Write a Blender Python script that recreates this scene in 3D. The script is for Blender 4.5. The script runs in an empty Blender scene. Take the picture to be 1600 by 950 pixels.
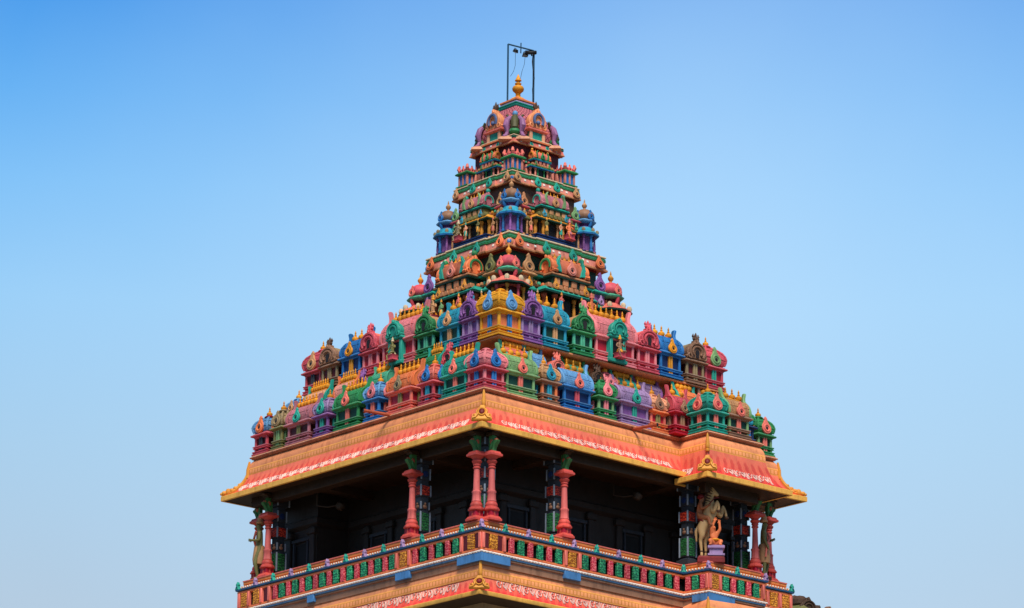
import bpy, bmesh, math, random
from mathutils import Vector, Matrix
random.seed(7)
PI = math.pi
R = math.radians
scene = bpy.context.scene
col = scene.collection

# ------------------------------------------------------------------ materials
def lin(c):
    out = []
    for x in c:
        x = x / 255.0
        out.append(x / 12.92 if x <= 0.04045 else ((x + 0.055) / 1.055) ** 2.4)
    return out

PAL = dict(
    salmon=(240, 148, 94), band=(226, 150, 62), red=(206, 52, 46), fascia=(238, 176, 70), ledge=(190, 118, 78),
    gold=(228, 146, 16), yellow=(236, 160, 18), teal=(26, 158, 138), green=(40, 138, 78), sage=(116, 164, 104),
    blue=(30, 114, 190), ltblue=(94, 158, 214), navy=(12, 44, 100), purple=(134, 82, 156), lilac=(158, 128, 178),
    pink=(232, 124, 132), rose=(206, 74, 90), coral=(232, 112, 96), crimson=(178, 22, 48), brown=(144, 104, 78),
    tan=(196, 142, 92), orange=(238, 122, 66), olive=(118, 116, 62), turq=(28, 150, 182), maroon=(88, 16, 28),
    white=(226, 218, 208), mauve=(186, 110, 122), dkgreen=(6, 62, 50), palepink=(232, 150, 132), dark=(34, 30, 32),
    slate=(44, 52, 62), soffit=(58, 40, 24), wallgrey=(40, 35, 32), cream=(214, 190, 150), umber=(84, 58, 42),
    mint=(70, 178, 140), khaki=(150, 130, 92), peach=(232, 160, 120), black=(14, 16, 18), steel=(26, 70, 98),
    dkred=(120, 22, 26), sand=(190, 160, 120), flesh=(206, 128, 70), horse=(190, 152, 98),
)
for _n, _c in list(PAL.items()):                       # years of sun: paint a little greyed
    _l = .3 * _c[0] + .55 * _c[1] + .15 * _c[2]
    PAL[_n] = tuple(x + (_l - x) * .10 for x in _c)
for _n, _c in list(PAL.items()):
    PAL[_n + '_pale'] = tuple(x + (235 - x) * .34 for x in _c)
PAL.update(railblue=(70, 126, 182), raildark=(34, 84, 128), sillorange=(206, 122, 62), lilac_worn=(146, 98, 142), slate_blue=(84, 104, 150), bracket=(58, 118, 66), ochre=(214, 148, 54), olive_dark=(84, 84, 52), rider_skin=(150, 92, 58), wsalmon=(184, 104, 76), wpeach=(196, 134, 92), wpink=(206, 128, 112), terra=(168, 84, 56), ltgrey=(132, 148, 164), rosecol=(208, 102, 98), rosecoral=(198, 78, 70), scroll=(230, 198, 186))
MATS = {}

def nodes(name):
    m = bpy.data.materials.new(name)
    m.use_nodes = True
    nt = m.node_tree
    nt.nodes.clear()
    out = nt.nodes.new('ShaderNodeOutputMaterial')
    b = nt.nodes.new('ShaderNodeBsdfPrincipled')
    b.inputs['Specular IOR Level'].default_value = .32
    nt.links.new(b.outputs[0], out.inputs[0])
    return m, nt, b

def math_node(nt, op, a, b=None, clamp=False):
    n = nt.nodes.new('ShaderNodeMath')
    n.operation = op
    n.use_clamp = clamp
    for i, x in enumerate((a, b)):
        if x is None:
            continue
        if isinstance(x, (int, float)):
            n.inputs[i].default_value = x
        else:
            nt.links.new(x, n.inputs[i])
    return n.outputs[0]

def mixc(nt, fac, a, b, mode='MIX'):
    n = nt.nodes.new('ShaderNodeMix')
    n.data_type = 'RGBA'
    n.blend_type = mode
    if isinstance(fac, (int, float)):
        n.inputs[0].default_value = fac
    else:
        nt.links.new(fac, n.inputs[0])
    for sock, x in ((n.inputs[6], a), (n.inputs[7], b)):
        if isinstance(x, (list, tuple)):
            sock.default_value = (*x[:3], 1)
        else:
            nt.links.new(x, sock)
    return n.outputs[2]

def noise(nt, vec, scale, detail=3, rough=.55):
    n = nt.nodes.new('ShaderNodeTexNoise')
    n.inputs['Scale'].default_value = scale
    n.inputs['Detail'].default_value = detail
    n.inputs['Roughness'].default_value = rough
    nt.links.new(vec, n.inputs['Vector'])
    return n.outputs['Fac']

def ramp(nt, fac, lo, hi):
    n = nt.nodes.new('ShaderNodeMapRange')
    n.inputs['From Min'].default_value = lo
    n.inputs['From Max'].default_value = hi
    nt.links.new(fac, n.inputs['Value'])
    return n.outputs['Result']

def weather(nt, b, base, grime=.5, bump=.25, pos=None, rough=.55):
    """stains, streaks and patchy fading over a painted base colour; brushed plaster bump"""
    if pos is None:
        g = nt.nodes.new('ShaderNodeNewGeometry')
        pos = g.outputs['Position']
    mp = nt.nodes.new('ShaderNodeMapping')
    mp.inputs['Scale'].default_value = (5, 5, .9)
    nt.links.new(pos, mp.inputs['Vector'])
    n1 = noise(nt, pos, 2.3, 5, .65)
    n2 = noise(nt, mp.outputs[0], 1.6, 5, .7)
    n3 = noise(nt, pos, 34, 3, .6)
    n4 = noise(nt, pos, .9, 2)
    oi = nt.nodes.new('ShaderNodeObjectInfo')
    var = nt.nodes.new('ShaderNodeMapRange')
    var.inputs['To Min'].default_value = .82
    var.inputs['To Max'].default_value = 1.08
    nt.links.new(oi.outputs['Random'], var.inputs['Value'])
    stain = math_node(nt, 'MULTIPLY', ramp(nt, n2, .44, .72), ramp(nt, n1, .36, .68), True)
    stain = math_node(nt, 'MULTIPLY', stain, grime * 1.15, True)
    spot = math_node(nt, 'MULTIPLY', ramp(nt, n3, .66, .8), grime * .7, True)
    faded = mixc(nt, ramp(nt, n4, .4, .8), base, [1.4, 1.3, 1.22], 'MULTIPLY')
    c = mixc(nt, stain, faded, [.30, .24, .2], 'MULTIPLY')
    c = mixc(nt, spot, c, [.3, .25, .2], 'MULTIPLY')
    vm = nt.nodes.new('ShaderNodeVectorMath')
    vm.operation = 'SCALE'
    nt.links.new(c, vm.inputs[0])
    nt.links.new(var.outputs[0], vm.inputs['Scale'])
    nt.links.new(vm.outputs[0], b.inputs['Base Color'])
    r = nt.nodes.new('ShaderNodeMapRange')
    r.inputs['To Min'].default_value = rough - .14
    r.inputs['To Max'].default_value = rough + .2
    nt.links.new(n1, r.inputs['Value'])
    nt.links.new(r.outputs[0], b.inputs['Roughness'])
    bp = nt.nodes.new('ShaderNodeBump')
    bp.inputs['Strength'].default_value = bump
    bp.inputs['Distance'].default_value = .02
    n5 = noise(nt, pos, 16, 4, .6)
    nt.links.new(n5, bp.inputs['Height'])
    nt.links.new(bp.outputs[0], b.inputs['Normal'])
    return bp

def paint(name, grime=.5):
    key = '%s_paint' % name if grime == .5 else '%s_worn_paint' % name
    if key in MATS:
        return MATS[key]
    m, nt, b = nodes(key)
    weather(nt, b, lin(PAL[name]), .78 if grime == .5 else grime)
    MATS[key] = m
    return m

def uvsep(nt):
    u = nt.nodes.new('ShaderNodeUVMap')
    s = nt.nodes.new('ShaderNodeSeparateXYZ')
    nt.links.new(u.outputs[0], s.inputs[0])
    return s.outputs[0], s.outputs[1]

def tile_band_mat():
    m, nt, b = nodes('tile_band_paint')
    u, v = uvsep(nt)
    fu = math_node(nt, 'FRACT', math_node(nt, 'MULTIPLY', u, 1 / .128))
    def inside(x, lo, hi):
        return math_node(nt, 'MULTIPLY', math_node(nt, 'GREATER_THAN', x, lo), math_node(nt, 'LESS_THAN', x, hi))
    cell = math_node(nt, 'MULTIPLY', inside(fu, .14, .86), inside(v, .26, .76))
    line = math_node(nt, 'MULTIPLY', inside(v, .2, .82), math_node(nt, 'SUBTRACT', 1, cell))
    base = mixc(nt, line, lin((240, 166, 86)), lin((206, 134, 58)))
    base = mixc(nt, cell, base, lin((242, 162, 104)))
    weather(nt, b, base, .55)
    return m

def frieze_mat():
    m, nt, b = nodes('red_frieze_paint')
    u, v = uvsep(nt)
    f = math_node(nt, 'FRACT', math_node(nt, 'MULTIPLY', u, 1 / .245))
    x = math_node(nt, 'SUBTRACT', f, .5)
    dx = math_node(nt, 'MULTIPLY', x, 1 / .27)
    dy = math_node(nt, 'MULTIPLY', math_node(nt, 'SUBTRACT', v, .68), 1 / .2)
    d = math_node(nt, 'SQRT', math_node(nt, 'ADD', math_node(nt, 'MULTIPLY', dx, dx), math_node(nt, 'MULTIPLY', dy, dy)))
    petal = math_node(nt, 'SUBTRACT', 1, ramp(nt, d, .75, 1.0), True)
    ax = math_node(nt, 'ABSOLUTE', x)
    stripe = math_node(nt, 'MULTIPLY', math_node(nt, 'GREATER_THAN', ax, .34), math_node(nt, 'LESS_THAN', ax, .44))
    pale = math_node(nt, 'MULTIPLY', ramp(nt, v, .25, .95), .6)
    base = mixc(nt, pale, lin((216, 54, 54)), lin((240, 142, 108)))
    base = mixc(nt, math_node(nt, 'MULTIPLY', petal, .5), base, lin((190, 48, 48)))
    base = mixc(nt, math_node(nt, 'MULTIPLY', stripe, .45), base, lin((236, 130, 96)))
    weather(nt, b, base, .6)
    return m

def carved_mat(key, c1, c2, scale=17., depth=.9):
    """low relief scrollwork: a warped wave drives both colour and bump"""
    if key in MATS:
        return MATS[key]
    m, nt, b = nodes(key)
    g = nt.nodes.new('ShaderNodeNewGeometry')
    w = nt.nodes.new('ShaderNodeTexWave')
    w.wave_type = 'RINGS'
    w.inputs['Scale'].default_value = scale / 4
    w.inputs['Distortion'].default_value = 9
    w.inputs['Detail'].default_value = 2
    w.inputs['Detail Scale'].default_value = 3.2
    nt.links.new(g.outputs['Position'], w.inputs['Vector'])
    hi = ramp(nt, w.outputs['Fac'], .45, .7)
    base = mixc(nt, hi, lin(c1), lin(c2))
    bp0 = weather(nt, b, base, .7)
    bp = nt.nodes.new('ShaderNodeBump')
    bp.inputs['Strength'].default_value = depth
    bp.inputs['Distance'].default_value = .03
    nt.links.new(hi, bp.inputs['Height'])
    nt.links.new(bp0.outputs[0], bp.inputs['Normal'])
    nt.links.new(bp.outputs[0], b.inputs['Normal'])
    MATS[key] = m
    return m

def plain(key, c, rough=.6, metal=0.):
    if key in MATS:
        return MATS[key]
    m, nt, b = nodes(key)
    weather(nt, b, lin(c), .25, .1, rough=rough)
    b.inputs['Metallic'].default_value = metal
    MATS[key] = m
    return m

def relief(name):
    """tone-on-tone moulded scrollwork in one paint colour"""
    c = PAL[name]
    return carved_mat('relief_%s_paint' % name, [x * .87 for x in c], [min(x * 1.04, 250) for x in c], 24., .4)

def wpaint(name):
    return paint(name, 1.05)

M_TILE = tile_band_mat()
M_FRIEZE = frieze_mat()

# ------------------------------------------------------------------ mesh helpers
class MB:
    def __init__(self):
        self.v, self.f, self.uv = [], [], []

    def add(self, verts, faces, uvs=None):
        o = len(self.v)
        self.v += [tuple(p) for p in verts]
        for i, f in enumerate(faces):
            self.f.append([o + k for k in f])
            self.uv.append(uvs[i] if uvs else None)
        return self

    def join(self, other, mat=None):
        vs = [mat @ Vector(p) for p in other.v] if mat else other.v
        o = len(self.v)
        self.v += [tuple(p) for p in vs]
        flip = mat is not None and mat.determinant() < 0
        for f, u in zip(other.f, other.uv):
            g = [o + k for k in f]
            if flip:
                g.reverse()
                u = list(reversed(u)) if u else u
            self.f.append(g)
            self.uv.append(u)
        return self

    def mesh(self, name, mat):
        me = bpy.data.meshes.new(name)
        me.from_pydata(self.v, [], self.f)
        if any(u for u in self.uv):
            lay = me.uv_layers.new(name='UVMap')
            k = 0
            for f, u in zip(self.f, self.uv):
                for j in range(len(f)):
                    lay.data[k].uv = u[j] if u else (0, 0)
                    k += 1
        bm = bmesh.new()
        bm.from_mesh(me)
        bmesh.ops.recalc_face_normals(bm, faces=bm.faces)
        bm.to_mesh(me)
        bm.free()
        me.materials.append(mat)
        me.polygons.foreach_set('use_smooth', [True] * len(me.polygons))
        me.set_sharp_from_angle(angle=R(38))
        me.update()
        return me

def obj(name, mb, mat, parent=None, loc=None, rotz=0.):
    me = mb.mesh(name, mat) if isinstance(mb, MB) else mb
    o = bpy.data.objects.new(name, me)
    col.objects.link(o)
    if parent:
        o.parent = parent
    if loc:
        o.location = loc
    o.rotation_euler = (0, 0, rotz)
    return o

def tag(o, label, cat, group=None, kind=None):
    if kind:
        o['kind'] = kind
    else:
        o['label'] = label
        o['category'] = cat
    if group:
        o['group'] = group
    return o

def thing(name, label, cat, loc=(0, 0, 0), rotz=0., group=None):
    o = bpy.data.objects.new(name, None)
    o.empty_display_size = .2
    col.objects.link(o)
    o.location = loc
    o.rotation_euler = (0, 0, rotz)
    return tag(o, label, cat, group)

def box(x0, x1, y0, y1, z0, z1, c=.008):
    """box with chamfered edges"""
    c = min(c, (x1 - x0) * .3, (y1 - y0) * .3, (z1 - z0) * .3)
    vs, idx = [], {}
    for sx in (0, 1):
        for sy in (0, 1):
            for sz in (0, 1):
                p = (x1 if sx else x0, y1 if sy else y0, z1 if sz else z0)
                for ax in range(3):
                    q = list(p)
                    for k, s in enumerate((sx, sy, sz)):
                        if k != ax:
                            q[k] += -c if s else c
                    idx[(sx, sy, sz, ax)] = len(vs)
                    vs.append(q)
    fs = []
    for ax in range(3):
        a, b = (ax + 1) % 3, (ax + 2) % 3
        for s in (0, 1):
            loop = []
            for (i, j) in ((0, 0), (1, 0), (1, 1), (0, 1)):
                t = [0, 0, 0]
                t[ax], t[a], t[b] = s, i, j
                loop.append(tuple(t))
            # the face with normal along ax uses vertices not moved along ax
            fs.append([idx[(*t, ax)] for t in (loop if s else loop[::-1])])
        for i in (0, 1):
            for j in (0, 1):
                t0, t1 = [0, 0, 0], [0, 0, 0]
                t0[ax], t1[ax] = 0, 1
                t0[a] = t1[a] = i
                t0[b] = t1[b] = j
                q = [idx[(*t0, a)], idx[(*t1, a)], idx[(*t1, b)], idx[(*t0, b)]]
                fs.append(q if (i ^ j) else q[::-1])
    for sx in (0, 1):
        for sy in (0, 1):
            for sz in (0, 1):
                q = [idx[(sx, sy, sz, k)] for k in range(3)]
                fs.append(q if (sx + sy + sz) % 2 else q[::-1])
    m = MB().add(vs, fs)
    return m

def offset_poly(poly, d, wts=None):
    """push every edge of a counter-clockwise outline outward by d (times its weight) and meet the edges again"""
    n = len(poly)
    lines = []
    for i in range(n):
        p, q = Vector(poly[i]), Vector(poly[(i + 1) % n])
        e = (q - p).normalized()
        w = wts[i] if wts else 1.
        lines.append((p + Vector((e.y, -e.x)) * d * w, e))
    out = []
    for i in range(n):
        (p, e), (q, f) = lines[i - 1], lines[i]
        cr = e.x * f.y - e.y * f.x
        if abs(cr) < 1e-6:
            out.append(tuple(q))
            continue
        t = ((q.x - p.x) * f.y - (q.y - p.y) * f.x) / cr
        out.append(tuple(p + e * t))
    return out

def rect(w, d, cx=0., cy=0.):
    return [(cx - w / 2, cy - d / 2), (cx + w / 2, cy - d / 2), (cx + w / 2, cy + d / 2), (cx - w / 2, cy + d / 2)]

def ngon(r, n, a0=0.):
    return [(r * math.cos(a0 + 2 * PI * i / n), r * math.sin(a0 + 2 * PI * i / n)) for i in range(n)]

def loft(poly, prof, top=True, bot=True, sides=None, wts=None):
    """rings of an outline pushed outward by prof=[(offset, z)...] from low to high"""
    m = MB()
    n = len(poly)
    rings = [[(x, y, z) for x, y in offset_poly(poly, o, wts)] for o, z in prof]
    L = [0.]
    for i in range(n):
        L.append(L[-1] + (Vector(poly[(i + 1) % n]) - Vector(poly[i])).length)
    H = [0.]
    for a, b in zip(prof, prof[1:]):
        H.append(H[-1] + math.hypot(b[0] - a[0], b[1] - a[1]))
    H = [h / max(H[-1], 1e-6) for h in H]
    vs = [p for r in rings for p in r]
    fs, uvs = [], []
    for k in range(len(rings) - 1):
        for i in range(n):
            if sides and i not in sides:
                continue
            j = (i + 1) % n
            fs.append([k * n + i, k * n + j, (k + 1) * n + j, (k + 1) * n + i])
            uvs.append([(L[i], H[k]), (L[i + 1], H[k]), (L[i + 1], H[k + 1]), (L[i], H[k + 1])])
    if top and not sides:
        fs.append([(len(rings) - 1) * n + i for i in range(n)])
        uvs.append([(0, 0)] * n)
    if bot and not sides:
        fs.append([i for i in range(n)][::-1])
        uvs.append([(0, 0)] * n)
    return m.add(vs, fs, uvs)

def lathe(prof, n=12, cap=True):
    vs, fs = [], []
    for r, z in prof:
        for i in range(n):
            a = 2 * PI * i / n
            vs.append((r * math.cos(a), r * math.sin(a), z))
    for k in range(len(prof) - 1):
        for i in range(n):
            j = (i + 1) % n
            fs.append([k * n + i, k * n + j, (k + 1) * n + j, (k + 1) * n + i])
    if cap:
        fs.append([(len(prof) - 1) * n + i for i in range(n)])
        fs.append([i for i in range(n)][::-1])
    return MB().add(vs, fs)

def prism(out, y0, y1, c=.0):
    """outline in (x, z), counter-clockwise seen from -y, extruded from y0 (front) to y1, front edge chamfered by c"""
    n = len(out)
    area = sum(out[i][0] * out[(i + 1) % n][1] - out[(i + 1) % n][0] * out[i][1] for i in range(n))
    if area < 0:
        out = out[::-1]
    vs, fs = [], []
    rings = []
    if c:
        rings.append((offset_poly(out, -c), y0))
        rings.append((out, y0 + c))
    else:
        rings.append((out, y0))
    rings.append((out, y1))
    for ring, y in rings:
        vs += [(x, y, z) for x, z in ring]
    for k in range(len(rings) - 1):
        for i in range(n):
            j = (i + 1) % n
            fs.append([k * n + i, k * n + j, (k + 1) * n + j, (k + 1) * n + i][::-1])
    fs.append([i for i in range(n)])
    fs.append([(len(rings) - 1) * n + i for i in range(n)][::-1])
    return MB().add(vs, fs)

def tube(pts, rad, n=6, closed=False):
    pts = [Vector(p) for p in pts]
    k = len(pts)
    if isinstance(rad, (int, float)):
        rad = [rad] * k
    vs, fs = [], []
    t0 = None
    for i, p in enumerate(pts):
        if closed:
            t = pts[(i + 1) % k] - pts[i - 1]
        else:
            t = pts[min(i + 1, k - 1)] - pts[max(i - 1, 0)]
        t.normalize()
        if t0 is None:
            a = t.orthogonal().normalized()
        else:
            a = a - t * a.dot(t)
            a = a.normalized() if a.length > 1e-6 else t.orthogonal().normalized()
        t0 = t
        b = t.cross(a)
        for j in range(n):
            q = 2 * PI * j / n
            vs.append(p + (a * math.cos(q) + b * math.sin(q)) * rad[i])
    rng = k if closed else k - 1
    for i in range(rng):
        i2 = (i + 1) % k
        for j in range(n):
            j2 = (j + 1) % n
            fs.append([i * n + j, i * n + j2, i2 * n + j2, i2 * n + j])
    if not closed:
        fs.append([j for j in range(n)][::-1])
        fs.append([(k - 1) * n + j for j in range(n)])
    return MB().add(vs, fs)

def ball(r, cx=0., cy=0., cz=0., sx=1., sy=1., sz=1., n=10):
    prof = []
    for i in range(n // 2 + 1):
        a = -PI / 2 + PI * i / (n // 2)
        prof.append((max(r * math.cos(a), 1e-4), r * math.sin(a)))
    m = lathe(prof, n)
    return MB().join(m, Matrix.Translation((cx, cy, cz)) @ Matrix.Diagonal((sx, sy, sz, 1)))

def arc(cx, cz, rx, rz, a0, a1, y, n=10):
    return [(cx + rx * math.cos(R(a0 + (a1 - a0) * i / n)), y, cz + rz * math.sin(R(a0 + (a1 - a0) * i / n))) for i in range(n + 1)]

T = Matrix.Translation
def S(x, y=None, z=None):
    return Matrix.Diagonal((x, x if y is None else y, x if z is None else z, 1))
def RZ(a):
    return Matrix.Rotation(a, 4, 'Z')
def RX(a):
    return Matrix.Rotation(a, 4, 'X')
def RY(a):
    return Matrix.Rotation(a, 4, 'Y')

def skin_mesh(name, verts, edges, radii, mat, sub=2, root=0):
    """one continuous surface grown over a skeleton"""
    me = bpy.data.meshes.new(name)
    me.from_pydata(verts, edges, [])
    o = bpy.data.objects.new('tmp_skin', me)
    col.objects.link(o)
    mod = o.modifiers.new('skin', 'SKIN')
    mod.use_smooth_shade = True
    for i, r in enumerate(radii):
        s = me.skin_vertices[0].data[i]
        s.radius = (r, r) if isinstance(r, (int, float)) else r
        s.use_root = (i == root)
    ss = o.modifiers.new('sub', 'SUBSURF')
    ss.levels = ss.render_levels = sub
    bpy.context.view_layer.update()
    dg = bpy.context.evaluated_depsgraph_get()
    out = bpy.data.meshes.new_from_object(o.evaluated_get(dg))
    out.name = name
    bpy.data.objects.remove(o)
    out.materials.clear()
    out.materials.append(mat)
    out.polygons.foreach_set('use_smooth', [True] * len(out.polygons))
    return out
# ------------------------------------------------------------------ shrine kit (front faces -y, base at z = 0)
FINIAL = [(.04, 0), (.07, .015), (.084, .05), (.075, .085), (.04, .11), (.024, .125), (.034, .14), (.02, .155), (.02, .2), (.024, .21), (.014, .225), (.005, .26)]
_fin = {}
def finial(parent, x, y, z, s=1., c='gold'):
    if c not in _fin:
        _fin[c] = lathe(FINIAL, 10).mesh('finial', paint(c))
    o = obj('finial', _fin[c], None, parent, (x, y, z))
    o.scale = (s, s, s)
    return o

PEAR = [(.56 * math.sin(R(a)), .46 - .52 * math.cos(R(a))) for a in range(-144, 145, 18)]
PEAR = PEAR + [(.22, 1.04), (.15, 1.2), (.19, 1.32), (.1, 1.42), (.0, 1.55), (-.1, 1.42), (-.19, 1.32), (-.15, 1.2), (-.22, 1.04)]
_pear = {}
def pear(parent, w, x, y, z, rot, c, hole='dark', tilt=0.):
    """teardrop dormer ornament with a round eye, facing local -y turned by rot"""
    key = (c, hole)
    if key not in _pear:
        a = prism(PEAR, -.07, .1, .03)
        a.join(tube([(.31 * math.cos(2 * PI * i / 14), -.075, .45 + .31 * math.sin(2 * PI * i / 14)) for i in range(14)], .07, 6, True))
        b = MB().join(lathe([(.15, 0), (.13, .03)], 14), T((0, -.075, .45)) @ RX(PI / 2))
        _pear[key] = (a.mesh('gable_ornament', paint(c)), b.mesh('eye', paint(hole)))
    a, b = _pear[key]
    o = obj('gable_ornament', a, None, parent, (x, y, z))
    o.rotation_euler = (tilt, 0, rot)
    o.scale = (w, w, w)
    e = obj('eye', b, None, o)
    return o

def mouldings(w, d, c, parent, h=.1, z=0., name='plinth', out=.05):
    m = loft(rect(w, d), [(out, z), (out, z + h * .35), (out * .5, z + h * .42), (out * .5, z + h * .6), (out * .85, z + h * .7), (out * .85, z + h * .9), (0, z + h)])
    return obj(name, m, paint(c), parent)

def body(t, w, d, hb, c, panel, strip, pil=None, plinth=True):
    """plinth, recessed wall, corner pilasters, dado band, paired centre strips and a cornice"""
    pil = pil or c
    w, d = w * .95, d * .95
    mouldings(w, d, c, t, .12)
    wall = box(-w / 2 + .05, w / 2 - .05, -d / 2 + .05, d / 2 - .05, .1, hb, .004)
    obj('wall', wall, paint(panel), t)
    obj('dado_band', loft(rect(w - .04, d - .04), [(0, .17), (.045, .185), (.045, .205), (.02, .215), (.05, .23), (.05, .25), (0, .265)]), paint(c), t)
    obj('dado_trim', loft(rect(w - .04, d - .04), [(.02, .251), (.054, .2495), (.054, .262), (.02, .266)], False, False), paint(c + '_pale'), t)  # highlight line of the dado edge, put in as a paler ring
    obj('cornice_trim', loft(rect(w, d), [(.05, hb + .026), (.083, hb + .0245), (.072, hb + .037), (.04, hb + .044)], False, False), paint(c + '_pale'), t)  # same for the cornice: edge highlight drawn in paler colour
    pw = .075
    for sx in (-1, 1):
        for sy in (-1, 1):
            x, y = sx * (w / 2 - pw / 2 - .005), sy * (d / 2 - pw / 2 - .005)
            obj('pilaster', box(x - pw / 2, x + pw / 2, y - pw / 2, y + pw / 2, .1, hb, .01), paint(pil), t)
    if strip:
        n = 2
        sw = .065
        for face in range(4):
            dd, ww = (d, w) if face % 2 == 0 else (w, d)
            m = MB()
            for q in (-1, 1):
                m.join(box(q * .042 - sw / 2, q * .042 + sw / 2, -dd / 2 - .004, -dd / 2 + .07, .03, hb, .008), RZ(face * PI / 2))
            obj('centre_strip', m, paint(strip), t)
    obj('cornice', loft(rect(w, d), [(-.04, hb - .075), (.0, hb - .065), (.01, hb - .03), (.065, hb - .02), (.085, hb + .0), (.08, hb + .025), (.03, hb + .045), (.03, hb + .07), (-.03, hb + .085)]), paint(c), t)

def vault(d, h, n=12):
    """bulging barrel-roof section in (y, z)"""
    pts = []
    for i in range(n + 1):
        a = PI * i / n
        y, z = -math.cos(a), math.sin(a)
        y = math.copysign(abs(y) ** .72, y)
        pts.append((y * d / 2 * (1 + .10 * math.sin(2 * min(a, PI - a))), h * z))
    return [(-d / 2 * .97, 0)] + [(y, .08 * h + z * .92) for y, z in pts] + [(d / 2 * .97, 0)]

def horn_outline(d, h):
    """end plate of a barrel roof: the vault swept up into a tall horn"""
    half = [(-.53 * d, 0), (-.56 * d, .1 * h), (-.545 * d, .34 * h), (-.47 * d, .6 * h), (-.34 * d, .82 * h), (-.2 * d, .97 * h), (-.12 * d, 1.1 * h), (-.08 * d, 1.3 * h), (-.085 * d, 1.56 * h), (-.05 * d, 1.63 * h)]
    return half + [(-y, z) for y, z in half[::-1]]

def barrel_shrine(t, w, d, hb, hr, p, fins=4, orn=True, niche=None):
    """p: body, panel, strip, roof, ornament, horn"""
    body(t, w, d, hb, p['body'], p['panel'], p.get('strip'), p.get('pil'))
    z0 = hb + .08
    sec = vault(d, hr)
    m = MB()
    core = prism([(y, z) for y, z in sec], -w / 2 + .02, w / 2 - .02)
    rot = Matrix(((0, 1, 0, 0), (1, 0, 0, 0), (0, 0, 1, 0), (0, 0, 0, 1)))
    m.join(core, T((0, 0, z0)) @ rot)
    # raised courses across the vault
    yb, zt = -d / 2 * 1.06, hr * .74
    for x in (-w / 2 + .13, w / 2 - .13):
        m.join(tube([(x, -d / 2 * 1.02, z0 + hr * .2), (x, -d / 2 * 1.08, z0 + hr * .45), (x, -d / 2 * .86, z0 + hr * .8)], .012, 5))
    for f in (.30, .72):
        k = 1 + f * 6
        for s in (0, 1):
            i = int(k)
            y, z = [sec[i][q] + (sec[i + 1][q] - sec[i][q]) * (k - i) for q in (0, 1)]
            if s:
                y = -y
            m.join(tube([(-w / 2 + .02, y, z0 + z), (w / 2 - .02, y, z0 + z)], .011, 5))
    obj('roof', m, relief(p['roof']), t)
    for s in (-1, 1):
        e = MB().join(prism(horn_outline(d, hr), -.04, .04, .014), T((s * (w / 2 - .005), 0, z0)) @ rot @ T((0, 0, 0)))
        e.v = [(x + s * .30 * max(z - z0 - hr * .9, 0) ** 1.3, y, z) for x, y, z in e.v]
        rim = [(y * .86, z * .9 + .02) for y, z in sec]
        e.join(tube([(s * (w / 2 + .035), y, z0 + z) for y, z in rim], .018, 5))
        obj('horned_end', e, paint(p.get('horn', p['roof'])), t)
    if orn:
        pear(t, .28 if w > .8 else .25, 0, -d / 2 - .075, z0 - .05, 0, p['orn'], p.get('hole', 'dark'), -.1)
        for s in (-1, 1):
            pear(t, .24, s * (w / 2 + .07), 0, z0 + .02, s * PI / 2, p['orn'], p.get('hole', 'dark'))
    if fins:
        bar = box(-w / 2 + .12, w / 2 - .12, -.07, .07, z0 + hr - .03, z0 + hr + .05, .025)
        obj('ridge_bar', bar, paint('gold'), t)
        L = w - .3
        for i in range(fins):
            x = -L / 2 + L * i / max(fins - 1, 1)
            finial(t, x, 0, z0 + hr + .04, 1.2)
    if niche:
        c, dk = niche
        nw = .56
        yf = -d / 2 - .1
        for s in (-1, 1):
            obj('niche_pillar', box(s * .24 - .05, s * .24 + .05, yf, -d / 2 + .1, .04, hb + .02, .012), paint(c), t)
        obj('niche_back', box(-.2, .2, -d / 2 - .01, -d / 2 + .04, .06, hb, .004), paint(dk), t)
        obj('niche_sill', box(-.33, .33, yf - .03, -d / 2 + .05, 0.0, .1, .012), paint(c), t)
        obj('niche_lintel', loft(rect(.62, .3, 0, yf + .13), [(0, hb + .02), (.03, hb + .05), (.03, hb + .08), (0, hb + .11)]), paint(c), t)
        g = gable_front(.62, .5)
        obj('niche_gable', MB().join(g, T((0, yf - .01, hb + .1))), paint(c), t)

OGEE = [(-.5, 0), (-.54, .09), (-.47, .17), (-.5, .3), (-.46, .47), (-.36, .64), (-.22, .77), (-.13, .84), (-.12, .93), (0, 1.0)]
def gable_front(w, h):
    """ogee horseshoe gable with concentric ribs and side curls"""
    half = [(x * w, z * h) for x, z in OGEE]
    out = half + [(-x, z) for x, z in half[-2::-1]]
    m = prism(out, -.05, .1, .02)
    m.join(tube([(0, -.06, .74 * h), (.02, -.065, .82 * h), (-.01, -.06, .9 * h), (0, -.05, .98 * h)], [.05, .055, .045, .03], 7))
    for k, r in ((.82, .046), (.52, .042)):
        pts = arc(0, .36 * h, .46 * w * k, .50 * h * k, 222, -42, -.06, 16)
        m.join(tube(pts, r * w / .75, 6))
    for s in (-1, 1):
        m.join(tube([(s * (.37 * w + .09 * w * math.cos(2 * PI * i / 8)), -.06, .12 * h + .09 * w * math.sin(2 * PI * i / 8)) for i in range(8)], .032, 5, True))
    return m

def lion_knob(parent, z, c, s=1., y=-.02):
    """crest at the gable's tip: a lobed mask with flared tufts"""
    m = ball(.085, 0, y, z + .06, 1, .8, 1.05)
    for sx in (-1, 1):
        m.join(ball(.05, sx * .075, y - .01, z + .08, 1, .8, 1))
        m.join(tube([(sx * .05, y, z + .1), (sx * .11, y, z + .16), (sx * .09, y, z + .23)], [.04, .035, .008], 6))
    m.join(tube([(0, y, z + .1), (0, y, z + .19), (.01, y, z + .27)], [.05, .045, .008], 6))
    m.join(ball(.035, 0, y - .07, z + .05))
    o = obj('crest', MB().join(m, T((0, 0, z)) @ S(s) @ T((0, 0, -z))), paint(c), parent)
    return o

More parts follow.
